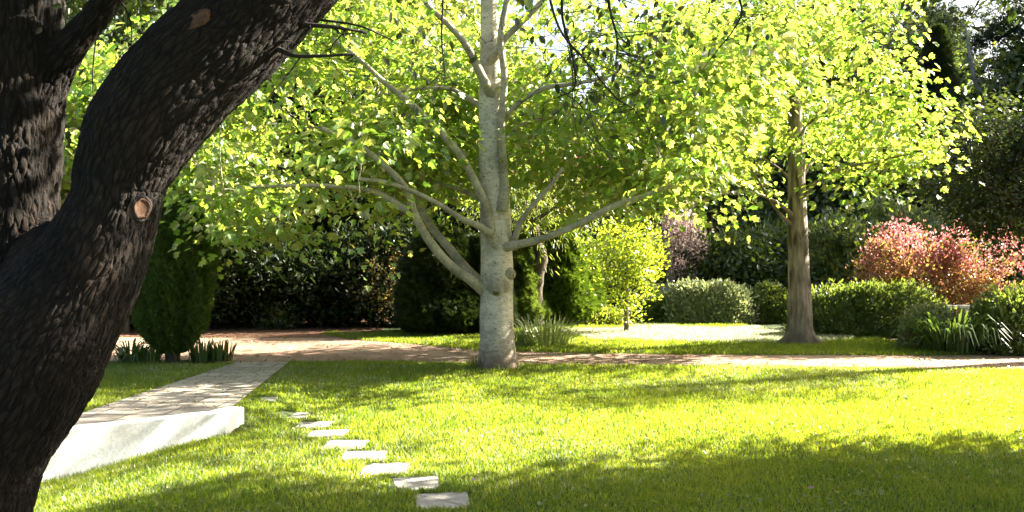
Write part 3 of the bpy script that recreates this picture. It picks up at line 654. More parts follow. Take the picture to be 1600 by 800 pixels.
# ------------------------------------------------------------------ shade tree at the right edge
def evergreen(o_, label, seed, rad, cz, n, per, spread, size, zb, thr, h, extra=None):
    t = thing('evergreen_tree', o_, label, 'tree'); rng = np.random.default_rng(seed)
    p_ = [(0, 0, -.1), (.02, 0, .6), (-.08, .05, h * .25), (.05, .1, h * .45), (0, 0, h * .7), (0, .1, h)]
    g = Geo(); tube(g, p_, [.32, .26, .22, .18, .12, .04], 20, 8, .1, 4); g.obj('trunk', M['dark_bark'], t, True)
    sk = Skeleton(); sk.limb(p_[2:])
    cl = clusters(rng, n, (0, 0, cz), rad, lambda q: (q[:, 2] > np.interp(q[:, 0], *zb)) & (fbm(q * .75, seed) > thr), .3)
    for e in extra or []: cl = np.vstack([cl, clusters(rng, *e)])
    sk.grow(cl, rng); g = Geo(); sk.twigs(g, .005, .45, 4, .06); g.obj('twigs', M['dark_bark'], t, True)['kind'] = 'stuff'
    g = Geo(); spray(g, rng, cl, per, spread, .55, size, OVAL, .4, .7); g.obj('crown', M['shade_leaf'], t)
evergreen(np.array([11.0, 17.5, 0]), 'dark leaved evergreen hanging over the crimson shrub at the right edge', 41, (3.0, 1.0, 2.0), 3.2, 330, 105, .27, .11, ([-3, -1.5, 0, 3], [2.7, 1.8, 1.5, 1.4]), .31, 4.8)
evergreen(np.array([10.4, 14.3, 0]), 'thin topped evergreen beyond the right edge throwing streaks of shade across the lawn', 43, (2.1, 1.5, 1.5), 5.7, 46, 80, .28, .12, ([-4, 0, 4], [3.0, 3.0, 3.0]), .36, 7.4)
evergreen(np.array([8.4, 7.2, 0]), 'broad evergreen beyond the right edge shading the front of the lawn', 42, (3.3, 2.6, 3.3), 4.7, 720, 105, .33, .135, ([-4, 0, 4], [1.7, 1.6, 1.6]), .35, 7.4, [(10, (-4.0, .9, 4.6), (.9, .6, .4), lambda q: q[:, 2] > 4.0, .1), (15, (-1.6, 4.3, 6.9), (2.1, 2.2, .9), lambda q: q[:, 2] > 0, .1)])

# ------------------------------------------------------------------ generic crowns and shrubs
def blob(rng, nclump, per, rad, cz, spread, size, tpl, inner=.3, thr=.38, seed=0, zmin=-9, flat=.7, upright=0.0, freq=.8):
    """leaf cloud round (0,0,cz) in local coordinates"""
    cl = clusters(rng, nclump, (0, 0, cz), rad, lambda q: (q[:, 2] > zmin) & (fbm(q * freq, seed) > thr), inner)
    g = Geo()
    n = len(cl) * per; c = np.repeat(cl, per, 0); off = rng.normal(size=(n, 3)) * np.array([spread, spread, spread * flat]); pos = c + off
    D = unit(c - np.array([0, 0, cz * .8])) * .6 + rdir(rng, n) + np.array([0, 0, upright])
    inst(g, tpl, pos, D, rdir(rng, n) + np.array([0, 0, .4]), size * rng.uniform(.6, 1.3, n)); return g, cl
def tree_proto(name, label, cat, h, cz, rad, nclump, per, spread, size, leaf, bark, seed, tpl=OVAL, r0=.22, group=None, lean=(0, 0), zmin=.5, thr=.38, inner=.3, flat=.7):
    rng = np.random.default_rng(seed); t = thing(name, (0, 0, 0), label, cat, group)
    pts = [(0, 0, -.15), (lean[0] * .1, lean[1] * .1, h * .12), (lean[0] * .35 + rng.normal(0, .05), lean[1] * .35, h * .35), (lean[0] * .7 + rng.normal(0, .1), lean[1] * .7, h * .62), (lean[0], lean[1], h * .95)]
    g = Geo(); tube(g, pts, np.array([1.35, 1.0, .8, .5, .12]) * r0, 14, 7, .12, seed); g.obj('trunk', bark, t, True)
    g, cl = blob(rng, nclump, per, rad, cz, spread, size, tpl, inner, thr, seed, zmin, flat); c_ = g.obj('crown', leaf, t)
    sk = Skeleton(); sk.limb([np.array(p) for p in pts[2:]]); sk.grow(cl[::3], rng, .6); g = Geo(); sk.twigs(g, .012, .45, 4, r0 * .5); tw_(g, 'branches', bark, t, True)
    return t
def shrub(name, loc, label, rad, nclump, per, spread, size, leaf, seed, cat='shrub', tpl=OVAL, bark=None, inner=.4, thr=.3, upright=.3, group=None, cz=None, flat=.7, nstem=5, freq=1.6):
    rng = np.random.default_rng(seed); t = thing(name, loc, label, cat, group); cz = rad[2] * .95 if cz is None else cz
    g, cl = blob(rng, nclump, per, rad, cz, spread, size, tpl, inner, thr, seed, .05, flat, upright, freq); g.obj('foliage', leaf, t)
    g = Geo(); sk = Skeleton()
    for k in range(nstem):
        a = rng.uniform(0, 6.28); e = np.array([math.cos(a) * rad[0] * .55, math.sin(a) * rad[1] * .55, cz + rad[2] * .3])
        p_ = [np.array([math.cos(a) * .06, math.sin(a) * .06, -.05]), e * .4 + rng.normal(0, .04, 3), e]; tube(g, p_, [.03, .02, .01], 6, 5, cap=False); sk.limb(p_)
    sk.grow(cl[::4], rng, .3); sk.twigs(g, .004, .4, 4, .02)
    tw_(g, 'stems', bark or M['dark_bark'], t, True); return t

# clipped cypress, left
cy = thing('cypress_bush', CYP, 'dense dark green teardrop cypress beside the end of the stone path', 'cypress')
rng = np.random.default_rng(51); n = 30000
prof_z = np.array([.12, .3, .55, .8, 1.1, 1.5, 1.9, 2.2, 2.45, 2.62]); prof_r = np.array([.14, .33, .48, .56, .595, .59, .53, .41, .24, .05])
z = rng.uniform(.14, 2.6, n); th = rng.uniform(0, 6.283, n); rr = np.interp(z, prof_z, prof_r)
lump = .70 + .60 * fbm(np.column_stack([np.cos(th) * 3.2, np.sin(th) * 3.2, z * 1.8]), 17, 4)
rad = rr * lump * (1 - .55 * rng.random(n) ** 2.2)
pos = np.column_stack([np.cos(th) * rad, np.sin(th) * rad, z])
out = np.column_stack([np.cos(th), np.sin(th), 0 * th])
g = Geo(); inst(g, SPRAY, pos, out * .6 + np.array([0, 0, .9]) + rng.normal(0, .45, (n, 3)), out + rng.normal(0, .6, (n, 3)), .10 * rng.uniform(.6, 1.3, n)); g.obj('foliage', M['cypress'], cy)
g = Geo()
for k in range(7):
    a = k * .9; e = np.array([math.cos(a), math.sin(a), 0])
    tube(g, [e * .05 - [0, 0, .05], e * .1 + [0, 0, .3], e * .22 + [0, 0, .9], e * .12 + [0, 0, 1.9]], [.05, .042, .026, .008], 8, 5, .1, k)
g.obj('stems', M['dark_bark'], cy, True)

# strap-leaved clumps
def straps(name, loc, label, cat, n, rad, h, w, leaf, seed, lean=.5, group=None, bend=.28):
    rng = np.random.default_rng(seed); g = Geo(); a = rng.uniform(0, 6.283, n); r = rad * np.sqrt(rng.random(n)) * .6
    pos = np.column_stack([np.cos(a) * r, np.sin(a) * r, 0 * a]); hh = h * rng.uniform(.55, 1.15, n)
    out = np.column_stack([np.cos(a), np.sin(a), 0 * a]); k = rng.uniform(.1, 1, n)[:, None] * lean
    t = np.array([0, .3, .6, .82, 1.0]); fall = np.array([0, .0, .05, .16, .34]) * bend / .28
    mid = pos[:, None, :] + out[:, None, :] * (k * hh[:, None])[:, None, :] * (t[None, :, None] ** 1.5) + np.array([0, 0, 1.])[None, None, :] * (hh[:, None] * (t - fall * (.4 + k)))[..., None]
    sd = np.column_stack([-np.sin(a + rng.normal(0, .5, n)), np.cos(a), 0 * a]); ww = w * np.array([.7, 1, .9, .6, .05])
    V = np.stack([mid - sd[:, None, :] * ww[None, :, None] / 2, mid + sd[:, None, :] * ww[None, :, None] / 2], 2).reshape(-1, 3)
    f = np.array([[2 * i, 2 * i + 1, 2 * i + 3, 2 * i + 2] for i in range(4)]).ravel()
    g.add(V, (np.arange(n)[:, None] * 10 + f[None]).ravel(), np.full(n * 4, 4)); o = g.obj(name, leaf, None, loc=tuple(loc)); return tag(o, label, cat, group)
straps('iris_clump', G(205, 566), 'loose clump of bent iris leaves left of the cypress stem', 'iris', 80, .34, .55, .03, M['strap'], 61, 1.2, 'iris clumps under the cypress', .5)
straps('iris_clump', G(234, 567), 'sparse wilted iris leaves between the cypress stem and the leaning trunk', 'iris', 46, .26, .48, .03, M['strap'], 62, 1.2, 'iris clumps under the cypress', .5)
straps('iris_clump', G(318, 565), 'dense row of upright iris leaves right of the cypress stem', 'iris', 90, .34, .42, .026, M['strap'], 63, .35, 'iris clumps under the cypress')
straps('iris_clump', G(345, 564), 'upright iris leaves at the corner where path meets drive', 'iris', 80, .3, .38, .026, M['strap'], 64, .35, 'iris clumps under the cypress')
straps('grass_clump', G(852, 540), 'arching pale ornamental grass clump just right of the big pale trunk', 'ornamental grass', 420, .75, .62, .014, M['grass_clump'], 65, .9)
straps('grass_clump', G(812, 541), 'short grass tuft half hidden behind the big pale trunk', 'ornamental grass', 160, .4, .42, .014, M['grass_clump'], 66, .9)
straps('grass_tuft', np.append(TR_MAIN[:2] + np.array([-.28, -.12]), 0), 'wispy uncut grass round the left foot of the pale trunk', 'grass tuft', 60, .25, .22, .007, M['strap'], 67, .5)
straps('grass_tuft', np.append(TR_MAIN[:2] + np.array([.1, -.36]), 0), 'wispy uncut grass against the front foot of the pale trunk', 'grass tuft', 40, .25, .15, .007, M['strap'], 68, .5)
straps('strap_plant', G(1490, 550), 'dark clump of arching strap leaves at the drive edge, left of two', 'strap plant', 260, .75, 1.0, .036, M['strap'], 70, 1.15, 'strap leaved plants by the drive', .42)
straps('strap_plant', G(1536, 549), 'dark clump of arching strap leaves touching the right hand shrub', 'strap plant', 230, .7, .95, .036, M['strap'], 71, 1.15, 'strap leaved plants by the drive', .42)

# small dark trunked tree behind the main trunk
ob = G(838, 513); ob[2] = 0; db = ob[1]
sb = thing('small_tree', ob, 'small crooked dark trunked tree just behind the pale trunk', 'tree')
p_ = rel(poly([(840, 520), (839, 500), (838, 465), (840, 430), (846, 402), (840, 385), (836, 362), (834, 338)], db), ob); g = Geo(); tube(g, p_, np.array([14, 11.5, 11, 10.5, 9.5, 8, 7, 6]) / F * db, 18, 10, .22, 6); g.obj('trunk', M['dark_bark'], sb, True)
sk = Skeleton(); sk.limb(p_[3:])
for (q, r0) in (([(836, 345), (850, 335), (875, 318), (900, 290)], 4), ([(835, 342), (822, 325), (812, 290), (800, 240)], 4), ([(834, 340), (840, 300), (850, 250)], 4)):
    pp = rel(poly(q, db, db - .4), ob); g = Geo(); tube(g, pp, np.linspace(r0, 1.5, len(pp)) / F * db, 10, 6, .1, 3); g.obj('branch', M['dark_bark'], sb, True); sk.limb(pp)
rng = np.random.default_rng(72)
cl = clusters(rng, 70, (0, 0, 3.2), (1.9, 1.6, 1.5), lambda q: q[:, 2] > 1.5 + .5 * rng.random(len(q)), .3); sk.grow(cl, rng); g = Geo(); sk.twigs(g, .005); tw_(g, 'twigs', M['dark_bark'], sb, True)
g = Geo(); spray(g, rng, cl, 90, .3, .8, .13, LANCE, 1.0, .8); g.obj('crown', M['back_leaf'], sb)

# yellow-green sapling on the far lawn
os_ = G(979, 521); ds = os_[1]; sp = thing('sapling', os_, 'small glowing yellow green sapling alone on the sunlit far lawn', 'tree')
g = Geo(); tube(g, [(0, 0, -.05), (0, 0, .15), (.0, 0, .5), (.02, 0, 1.0), (.0, 0, 1.6)], [.08, .055, .05, .035, .012], 12, 6, .08, 2); g.obj('trunk', M['brown_bark'], sp, True)
sk = Skeleton(); sk.limb([(0, 0, .45), (.02, 0, 1.0), (0, 0, 1.6)]); rng = np.random.default_rng(73)
cl = clusters(rng, 95, (.02, 0, 1.3), (.85, .8, 1.0), lambda q: (np.hypot(q[:, 0], q[:, 1]) < .14 + .62 * (q[:, 2] - .35)) & (q[:, 2] > .42) & (fbm(q * 2.2, 6) > .4), .15); sk.grow(cl, rng, .2, .04, -.05)
g = Geo(); sk.twigs(g, .004, .45, 5, .02); tw_(g, 'twigs', M['brown_bark'], sp, True)
g = Geo(); spray(g, rng, cl, 52, .16, 1.1, .078, OVAL, -.4, .9); g.obj('crown', M['young_leaf'], sp)

# conifers in the middle
def conifer(name, loc, label, h, rb, leaf, seed, n=16000, size=.13, tiers=0, cat='conifer', r0=.12, clear=.0, group=None, round_=.6):
    rng = np.random.default_rng(seed); t = thing(name, loc, label, cat, group)
    z = clear + (h - clear) * rng.random(n) ** 1.25; f = np.clip((z - clear) / (h - clear), 0, 1); a = rng.uniform(0, 6.283, n)
    r = rb * (1 - f) ** round_ * np.clip(.55 + f * 4, 0, 1)
    r = r * (.62 + .75 * fbm(np.column_stack([np.cos(a) * 2, np.sin(a) * 2, z * 2.2 / rb]), seed))
    if tiers: r = r * (.65 + .35 * (1 - (f * tiers) % 1.0))
    r = r * (1 - .7 * rng.random(n) ** 2)
    o = np.column_stack([np.cos(a), np.sin(a), 0 * a]); g = Geo()
    inst(g, SPRAY, o * r[:, None] + np.array([0, 0, 1]) * z[:, None], o + np.array([0, 0, .5 if not tiers else -.1]) + rng.normal(0, .4, (n, 3)), rdir(rng, n) + [0, 0, .7], size * rng.uniform(.6, 1.3, n)); g.obj('foliage', leaf, t)
    g = Geo(); tube(g, [(0, 0, -.1), (0, 0, h * .3), (0, 0, h * .6), (0, 0, h * .96)], [r0 * 1.2, r0, r0 * .6, r0 * .15], 10, 6, .08, seed); g.obj('trunk', M['dark_bark'], t, True); return t
conifer('round_conifer', G(690, 521), 'dark rounded conifer left of the pale trunk, across the drive', 2.2, 1.05, M['dark_leaf'], 81, 30000, .12, round_=.33)
conifer('round_conifer', G(748, 520), 'dark rounded conifer directly behind the pale trunk', 2.0, .8, M['dark_leaf'], 82, 18000, .12, round_=.35)
conifer('feathery_conifer', G(876, 508), 'feathery bright green conifer right of the crooked trunk', 2.35, .85, M['conifer'], 83, 20000, .15, round_=.45)
conifer('feathery_conifer', G(912, 505), 'darker narrow conifer between the bright conifer and the sapling', 2.1, .55, M['conifer'], 84, 12000, .14, round_=.5)
conifer('feathery_conifer', G(806, 512), 'green conifer seen just right of the pale trunk', 2.2, .7, M['mid_leaf'], 85, 14000, .15, round_=.5)

# hedges
def hedge(loc, label, hx, hy, h, leaf, seed, n, size, rz=0, tpl=OVAL, p=3.0, upr=.6):
    rng = np.random.default_rng(seed); t = thing('hedge', loc, label, 'hedge', None, rz)
    d = rdir(rng, n * 2); d = d[d[:, 2] > -.25][:n]; n = len(d)
    s_ = (np.abs(d) ** p).sum(1) ** (-1 / p); d = d * s_[:, None]
    k = (1 - .5 * rng.random(n) ** 2.5) * (.72 + .5 * fbm(d * np.array([hx, hy, h]) * 2.6, seed, 4)) * (1 + .16 * rng.random(n) ** 7)
    pos = d * k[:, None] * np.array([hx, hy, h]) + 0.; pos[:, 2] = np.where(pos[:, 2] < 0, np.abs(pos[:, 2]) * .5, pos[:, 2]); pos[:, 2] += .02
    g = Geo(); inst(g, tpl, pos, unit(d) * .7 + rdir(rng, n) * .8 + np.array([0, 0, upr]), rdir(rng, n) + unit(d), size * rng.uniform(.6, 1.3, n)); g.obj('foliage', leaf, t)
    g = Geo()
    for q in range(max(4, int(hx * 5))):
        x = rng.uniform(-hx, hx) * .8; y = rng.uniform(-hy, hy) * .5
        tube(g, [(x, y, -.05), (x + rng.normal(0, .05), y, h * .4), (x + rng.normal(0, .12), y + rng.normal(0, .1), h * .8)], [.025, .018, .008], 6, 4, cap=False)
    g.obj('stems', M['dark_bark'], t, True); return t
q = G(1113, 507); q[1] += .4
hedge(q, 'rounded hedge with silvery sunlit top behind the far lawn', .98, .55, .93, M['pale_leaf'], 91, 15000, .085)
q = G(1212, 505); q[1] += .3
hedge(q, 'short hedge directly left of the slender brown trunk', .55, .5, .78, M['hedge_leaf'], 92, 9000, .085)
q = G(1372, 528); q[1] += .45
hedge(q, 'long dark clipped hedge right of the slender brown trunk', 1.42, .5, .97, M['hedge_leaf'], 93, 24000, .075)
hedge(G(1452, 545), 'pale leaved bush at the near end of the long hedge', .42, .4, .72, M['var_leaf'], 94, 4500, .075)
hedge(G(1590, 551), 'mid green shrub at the right edge beside the drive', .72, .6, 1.02, M['hedge_leaf'], 95, 9500, .085)
q = G(915, 510); q[1] += .5
hedge(q, 'low yellow green ground cover strip left of the sapling', .95, .5, .36, M['ground_cover'], 96, 9000, .08)
q = G(1035, 506); q[1] += .6
hedge(q, 'low dark green mound between the sapling and rounded hedge', .62, .5, .58, M['mid_leaf'], 97, 8000, .08)
q = G(1030, 490); hedge(q, 'bright low shrub behind the dark mound', .5, .4, .95, M['ground_cover'], 98, 4000, .09)

# red shrubs on the right
def red(px, py, lab, rx, seed):
    q = G(px, py)
    t = shrub('red_shrub', q, lab, (rx, .9, .95), 105, 58, .15, .085, M['red_leaf'], seed, 'shrub', OVAL, M['red_bark'], .25, .40, .6, 'red leaved shrubs behind the hedge', 1.16, .8, 6, 1.3)
    rng = np.random.default_rng(seed + 500); n = 48; a = rng.uniform(0, 6.283, n); rr = np.sqrt(rng.random(n)); x = np.cos(a) * rr * rx * 1.02; y = np.sin(a) * rr * .9
    zt = 1.12 + .92 * np.sqrt(np.maximum(1 - rr ** 2, .02)) * (.75 + .5 * fbm(np.column_stack([x * 1.6, y * 1.6, 0 * x]), seed)) + rng.normal(0, .08, n)
    c = np.repeat(np.column_stack([x, y, zt]), 42, 0); m = len(c); off = rng.normal(size=(m, 3)) * np.array([.07, .07, .15])
    g = Geo(); inst(g, OVAL, c + off, rdir(rng, m) + np.array([0, 0, 1.0]), rdir(rng, m), .075 * rng.uniform(.6, 1.3, m)); o = g.obj('new_growth', M['pink_tip'], t); o['label'] = 'bright pink young leaf tips'
    return t
red(1408, 511, 'pink and red leaved shrub behind the long hedge', .92, 101)
red(1528, 512, 'orange and crimson leaved shrub at the right edge', 1.0, 102)
shrub('green_shrub', G(1325, 497), 'large pale tipped green shrub left of the pink shrub', (1.2, 1.0, 1.25), 160, 55, .2, .13, M['hedge_leaf'], 103, upright=.5, cz=1.4)
shrub('green_shrub', G(1400, 494), 'tall pale tipped green shrub rising behind the pink shrub', (1.4, 1.0, 1.45), 170, 55, .2, .13, M['hedge_leaf'], 104, upright=.5, cz=1.6)
shrub('green_shrub', G(1500, 492), 'pale green shrub rising behind the crimson shrub', (1.4, 1.0, 1.35), 150, 55, .2, .13, M['pale_leaf'], 105, upright=.5, cz=1.5)
shrub('bronze_shrub', G(585, 512), 'sunlit bronze leaved shrub against the dark trees left of centre', (.62, .6, .95), 70, 45, .16, .09, M['bronze_leaf'], 106, inner=.2, thr=.42, cz=1.0)
shrub('green_shrub', G(435, 514), 'small shrub catching light at the edge of the mulch bed', (.45, .4, .35), 30, 40, .1, .08, M['mid_leaf'], 107)

# far garden details
gp = thing('gatepost', G(1046, 492), 'pale stone gatepost with a ball finial behind the rounded hedge', 'gatepost')
gy = 0
box(Geo(), (-.085, -.085), (.17, 0), (0, .17), -.05, 1.02).obj('post', M['pale_stone'], gp)
box(Geo(), (-.12, -.12), (.24, 0), (0, .24), 1.022, 1.08).obj('cap', M['pale_stone'], gp)
g = Geo(); tube(g, [(0, 0, 1.082), (0, 0, 1.12), (0, 0, 1.17), (0, 0, 1.22), (0, 0, 1.25)], [.04, .06, .08, .06, .01], 14, 4); g.obj('finial', M['pale_stone'], gp, True)
box(Geo(), (-.62, -.06), (.53, 0), (0, .12), -.05, .86).obj('low_wall', M['pale_stone'], gp)
gb = thing('garden_bench', G(1500, 520) + np.array([0, .3, 0]), 'pale stone bench top glimpsed between the strap leaves and crimson shrub', 'bench')
box(Geo(), (-.36, -.16), (.72, 0), (0, .32), .50, .56).obj('seat', M['pale_stone'], gb)
for s_ in (-.28, .2): box(Geo(), (s_, -.12), (.08, 0), (0, .24), -.05, .498).obj('leg', M['pale_stone'], gb)
gw = thing('house_wall', G(1640, 488), 'dull pinkish wall glimpsed behind the orange shrub at right edge', 'wall')
box(Geo(), (-1.0, 0), (5, 0), (0, .3), -.1, 1.15).obj('wall_face', M['wallpink'], gw)
box(Geo(), (-1.06, -.06), (5.12, 0), (0, .42), 1.152, 1.22).obj('coping', M['pale_stone'], gw)

# ------------------------------------------------------------------ background trees
def place(proto, lst, group, first=True):
    for i, (px, d, s_, rz, lab) in enumerate(lst):
        loc = ((px - CX) / F * d, d, 0)
        if i == 0 and first:
            proto.location = loc; proto.rotation_euler = (0, 0, rz); proto.scale = s_ if isinstance(s_, tuple) else (s_,) * 3; proto['label'] = lab; proto['group'] = group
        else: dup(proto, loc, rz, s_, lab, group)
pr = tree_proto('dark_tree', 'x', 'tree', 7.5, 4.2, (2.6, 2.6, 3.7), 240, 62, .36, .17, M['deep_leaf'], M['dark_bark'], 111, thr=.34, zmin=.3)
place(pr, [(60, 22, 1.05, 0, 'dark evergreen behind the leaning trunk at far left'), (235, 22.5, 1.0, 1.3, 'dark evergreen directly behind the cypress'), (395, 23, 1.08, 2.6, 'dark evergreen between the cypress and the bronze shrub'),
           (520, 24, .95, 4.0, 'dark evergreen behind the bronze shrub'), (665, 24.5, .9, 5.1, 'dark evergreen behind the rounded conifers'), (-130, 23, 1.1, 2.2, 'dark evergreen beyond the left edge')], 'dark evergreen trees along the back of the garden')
mg = tree_proto('green_tree', 'x', 'tree', 6.2, 3.4, (2.5, 2.4, 3.1), 200, 62, .36, .17, M['mid_leaf'], M['dark_bark'], 112, thr=.36, zmin=.3)
place(mg, [(1120, 28.5, .95, 3.1, 'mid green tree behind the rounded hedge'), (1225, 29, 1.1, .6, 'mid green tree behind the slender brown trunk'), (1325, 29.5, 1.15, 4.6, 'mid green tree behind the green shrubs at right'), (1010, 30, .75, 2.0, 'low mid green tree behind the sapling'), (860, 29, .85, 1.1, 'low mid green tree behind the feathery conifers')], 'green trees behind the hedges')
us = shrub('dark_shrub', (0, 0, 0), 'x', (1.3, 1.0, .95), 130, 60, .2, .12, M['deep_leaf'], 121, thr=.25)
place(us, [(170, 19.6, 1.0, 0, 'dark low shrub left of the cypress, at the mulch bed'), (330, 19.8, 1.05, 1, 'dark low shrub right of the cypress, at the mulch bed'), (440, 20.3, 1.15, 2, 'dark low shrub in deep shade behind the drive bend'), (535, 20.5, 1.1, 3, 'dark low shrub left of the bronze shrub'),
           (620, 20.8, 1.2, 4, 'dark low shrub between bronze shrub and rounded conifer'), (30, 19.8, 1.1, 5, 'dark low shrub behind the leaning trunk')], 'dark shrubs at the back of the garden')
ug = shrub('back_shrub', (0, 0, 0), 'x', (1.3, 1.0, .95), 110, 60, .2, .12, M['mid_leaf'], 122, thr=.3)
place(ug, [(1180, 25, 1.3, 1.5, 'mid green shrub behind the gap between two hedges'), (1090, 25.5, 1.2, 2.5, 'mid green shrub behind the rounded hedge'), (1000, 25, 1.1, .4, 'mid green shrub left of the gatepost'), (930, 25, 1.1, 3.4, 'mid green shrub behind the narrow conifer'),
           (1270, 25, 1.4, 2.1, 'mid green shrub just right of the slender brown trunk'), (1560, 24, 1.5, 2.1, 'mid green shrub behind the crimson shrub')], 'green shrubs at the back of the garden')
pg = tree_proto('broadleaf_tree', 'x', 'tree', 9.5, 6.0, (3.4, 3.2, 4.3), 260, 55, .45, .25, M['back_leaf'], M['dark_bark'], 131, thr=.36, zmin=1.6)
place(pg, [(150, 28, 1.15, 0, 'lime green broadleaf tree rising behind the leaning trunk'), (370, 29, 1.2, 1.2, 'lime green broadleaf tree behind the dark evergreens at left'), (560, 30, 1.15, 2.3, 'lime green broadleaf tree left of the pale trunk, far back'), (745, 33, .95, 3.3, 'green broadleaf tree far behind the pale trunk'),
           (640, 36, 1.3, 1.7, 'tall green tree in the far distance left of the pale trunk'), (1030, 38, 1.0, 2.9, 'green broadleaf tree far behind the sapling'), (1330, 39, 1.25, .3, 'tall green tree in the far distance above the pink shrub'), (1150, 34, 1.1, 4.4, 'green broadleaf tree far behind the slender brown trunk'), (-120, 29, 1.2, 5.1, 'lime green broadleaf tree beyond the left edge'), (1760, 30, 1.2, .9, 'green broadleaf tree beyond the right edge')], 'broadleaf trees behind the garden')
ml = tree_proto('maple_tree', 'x', 'tree', 5.6, 3.5, (2.3, 2.0, 2.0), 110, 55, .34, .17, M['plane_leaf'], M['dark_bark'], 141, LOBED, .12, zmin=1.9, thr=.36, flat=.45)
place(ml, [(285, 19.0, 1.0, .4, 'lime leaved maple behind the cypress and drive'), (190, 18.5, 1.1, 2.4, 'lime leaved maple glowing behind the fork of the leaning trunk')], 'maples across the drive')
rt = tree_proto('crimson_tree', 'x', 'tree', 5.8, 4.4, (1.5, 1.4, 1.2), 70, 50, .28, .14, M['crimson_leaf'], M['red_bark'], 151, OVAL, .12, zmin=2.4)
place(rt, [(700, 25, 1.0, 0, 'crimson leaved tree showing through the leaves left of the pale trunk'), (856, 26, .95, 2, 'crimson leaved tree showing through the leaves right of the pale trunk')], 'crimson trees behind the pale trunk')
pk = shrub('blossom_tree', G(1066, 493), 'dusty pink blossoming small tree right of the sapling', (.6, .6, 1.05), 60, 42, .16, .08, M['pink_leaf'], 152, 'tree', inner=.3, thr=.38, cz=1.9)
lean = tree_proto('leaning_small_tree', 'slanting brown trunk of a small tree in the dark right of the cypress', 'tree', 4.2, 3.6, (1.7, 1.5, 1.1), 60, 60, .3, .14, M['dark_leaf'], M['dark_bark'], 153, OVAL, .10, lean=(1.3, .2), zmin=2.2)
lean.location = ((338 - CX) / F * 20.2, 20.2, 0)
# pines and gum on the right
def pine(seed):
    rng = np.random.default_rng(seed); t = thing('pine_tree', (0, 0, 0), 'x', 'pine tree')
    pts = [(0, 0, -.1), (.05, 0, 3), (.0, .1, 6), (.1, 0, 9), (.1, 0, 11.5)]; g = Geo(); tube(g, pts, [.3, .24, .2, .14, .03], 14, 7, .08, seed); g.obj('trunk', M['dark_bark'], t, True)
    sk = Skeleton(); sk.limb([np.array(p) for p in pts[1:]])
    cl = clusters(rng, 120, (0, 0, 7.8), (2.4, 2.4, 4.0), lambda q: (q[:, 2] > 3.8) & (fbm(q * .8, seed) > .42), .3); sk.grow(cl, rng, .5, .05, 0)
    g = Geo(); sk.twigs(g, .012, .45, 4, .07); tw_(g, 'branches', M['dark_bark'], t, True)
    g = Geo(); spray(g, rng, cl, 110, .36, .3, .26, SPRAY, -.2, .6); g.obj('crown', M['pine'], t); return t
pp_ = pine(161)
place(pp_, [(1278, 30, 1.0, 0, 'tall pine with dark bare trunk just right of the slender brown trunk'), (1335, 33, 1.1, 2, 'tall sparse pine above the green shrubs'), (1420, 36, 1.15, 4, 'farther pine behind the dark cypress spire'), (1610, 31, 1.0, 1, 'tall pine at the right edge behind the gum tree'), (560, 38, 1.2, 3, 'tall pine far behind the limbs left of the pale trunk')], 'tall pines beyond the garden')
conifer('cypress_spire', ((1465 - CX) / F * 29, 29, 0), 'tall dark cypress spire in front of the pines at right', 9.0, 1.15, M['dark_leaf'], 171, 26000, .22, round_=.55, r0=.2)
og = np.array([(1600 - CX) / F * 31, 31, 0]); gt = thing('gum_tree', og, 'gum tree with pale bare limbs at upper right against the sky', 'gum tree')
p_ = [np.array(k) for k in ((0, 0, -.1), (-.1, 0, 2.5), (-.35, .1, 4.6), (-.9, 0, 6.2), (-1.6, .2, 7.8), (-2.0, 0, 9.5))]; g = Geo(); tube(g, p_, [.26, .2, .17, .13, .09, .03], 16, 8, .08, 8); g.obj('trunk', M['gum_bark'], gt, True)
sk = Skeleton(); sk.limb(p_[2:])
for q in ([(-.35, .1, 4.6), (.3, -.2, 5.8), (.8, 0, 7.2), (1.0, .2, 9)], [(-.9, 0, 6.2), (-1.9, -.4, 6.6), (-2.8, -.6, 7.6)], [(-.25, 0, 3.9), (-1.1, -.5, 4.9), (-1.7, -.8, 6.4)]):
    q = [np.array(k) for k in q]; g = Geo(); tube(g, q, np.linspace(.1, .03, len(q)), 10, 6, .08, 3); g.obj('branch', M['gum_bark'], gt, True); sk.limb(q)
rng = np.random.default_rng(172); cl = clusters(rng, 90, (-.4, 0, 7.6), (3.0, 2.4, 2.6), lambda q: (q[:, 2] > 4.9) & (fbm(q * .7, 4) > .45), .3); sk.grow(cl, rng, .4)
g = Geo(); sk.twigs(g, .007, .45, 4, .04); tw_(g, 'twigs', M['gum_bark'], gt, True)
g = Geo(); spray(g, rng, cl, 70, .34, .8, .17, LANCE, 1.0, .9); g.obj('crown', M['mid_leaf'], gt)
# distant woods
rng = np.random.default_rng(181); n = 120000
ang = rng.uniform(-.95, .95, n); dist = rng.uniform(40, 52, n); X = np.sin(ang) * dist; Y = np.cos(ang) * dist
top = 4.0 + 15 * fbm(np.column_stack([ang * 9, 0 * ang, 0 * ang]), 8) ** 1.2 * np.interp(ang, [-.9, -.2, .0, .05, .12, .18, .9], [1.5, 1.3, 1.0, .6, .55, 1.0, 1.4])
Z = top * rng.random(n) ** .8
Z = Z * (.8 + .3 * fbm(np.column_stack([X, Y, Z]) * .5, 12))
g = Geo(); inst(g, OVAL, np.column_stack([X, Y, Z]), rdir(rng, n), rdir(rng, n), .7 * rng.uniform(.5, 1.2, n)); tag(g.obj('woods', M['mid_leaf']), kind='stuff')
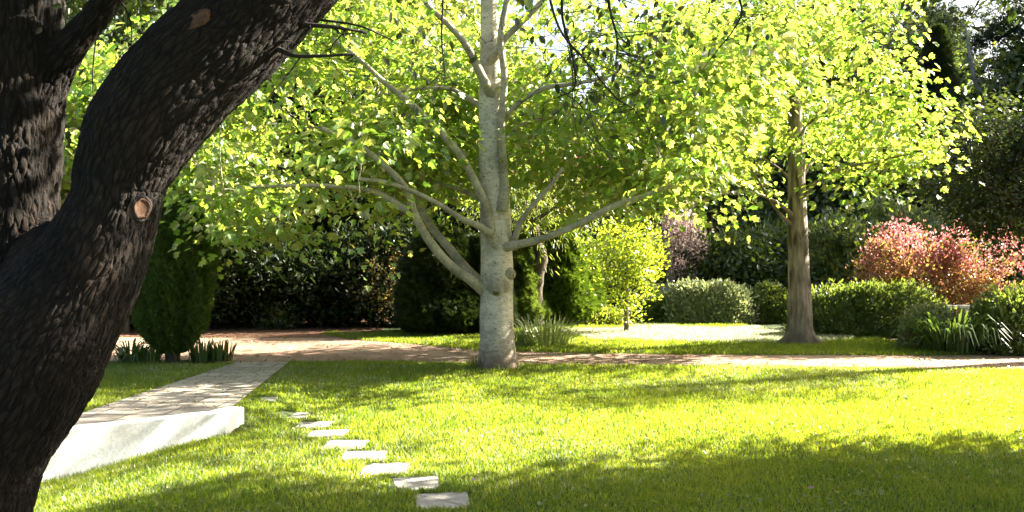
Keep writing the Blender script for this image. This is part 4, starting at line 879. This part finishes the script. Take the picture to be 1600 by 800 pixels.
# fallen leaves on the lawn
for (px, py, lab) in ((648, 717, 'yellow fallen leaf on the grass beside the third stepping stone'), (1262, 772, 'small pale fallen leaf on the shaded grass at lower right'), (735, 762, 'white fallen petal beside the nearest stepping stone'), (925, 731, 'pale fallen leaf at the edge of the big shadow')):
    q = G(px, py); q[2] = float(H(q[0], q[1])) + .05; g = Geo(); inst(g, OVAL, np.zeros((1, 3)), np.array([[1, .3, .1]]), np.array([[.1, -.4, 1]]), .06)
    tag(g.obj('fallen_leaf', M['young_leaf' if 'yellow' in lab else 'pink_leaf'], None, loc=tuple(q)), lab, 'leaf', 'fallen leaves on the lawn')

# ------------------------------------------------------------------ light, sky, camera
AZ, EL = 22.0, 33.0
S = Vector((math.cos(R(AZ)) * math.cos(R(EL)), math.sin(R(AZ)) * math.cos(R(EL)), math.sin(R(EL))))
ld = bpy.data.lights.new('sun', 'SUN'); ld.energy = 5.0; ld.angle = R(.53); ld.color = (1, .93, .80)
lo = bpy.data.objects.new('sun', ld); COL.objects.link(lo); lo.rotation_euler = S.to_track_quat('Z', 'Y').to_euler(); lo.location = (20, 10, 20)
w = bpy.data.worlds.new('World'); sc.world = w; w.use_nodes = True; nt = w.node_tree
bg = nt.nodes['Background']; sky = nt.nodes.new('ShaderNodeTexSky'); sky.sky_type = 'NISHITA'; sky.sun_disc = False
sky.sun_elevation = R(EL); sky.sun_rotation = R(90 - AZ); sky.dust_density = 4.0; sky.air_density = .8; sky.ozone_density = .6
nt.links.new(sky.outputs[0], bg.inputs[0]); bg.inputs[1].default_value = .05
cd = bpy.data.cameras.new('camera'); cam = bpy.data.objects.new('camera', cd); COL.objects.link(cam)
cam.location = (0, 0, CAMZ); cam.rotation_euler = (R(90), 0, 0); cd.sensor_width = 36; cd.lens = 36 * F / 1600; cd.clip_start = .05; cd.clip_end = 3000
sc.camera = cam
sc.view_settings.view_transform = 'Standard'; sc.view_settings.look = 'None'; sc.view_settings.gamma = 1; sc.view_settings.use_curve_mapping = False
sc.view_settings.exposure = 3.3
c = sc.cycles; c.max_bounces = 10; c.diffuse_bounces = 7; c.transmission_bounces = 7; c.glossy_bounces = 2; c.transparent_max_bounces = 4
c.sample_clamp_indirect = 6; c.use_adaptive_sampling = True; c.adaptive_threshold = .01
c.use_denoising = True; c.denoiser = 'OPENIMAGEDENOISE'
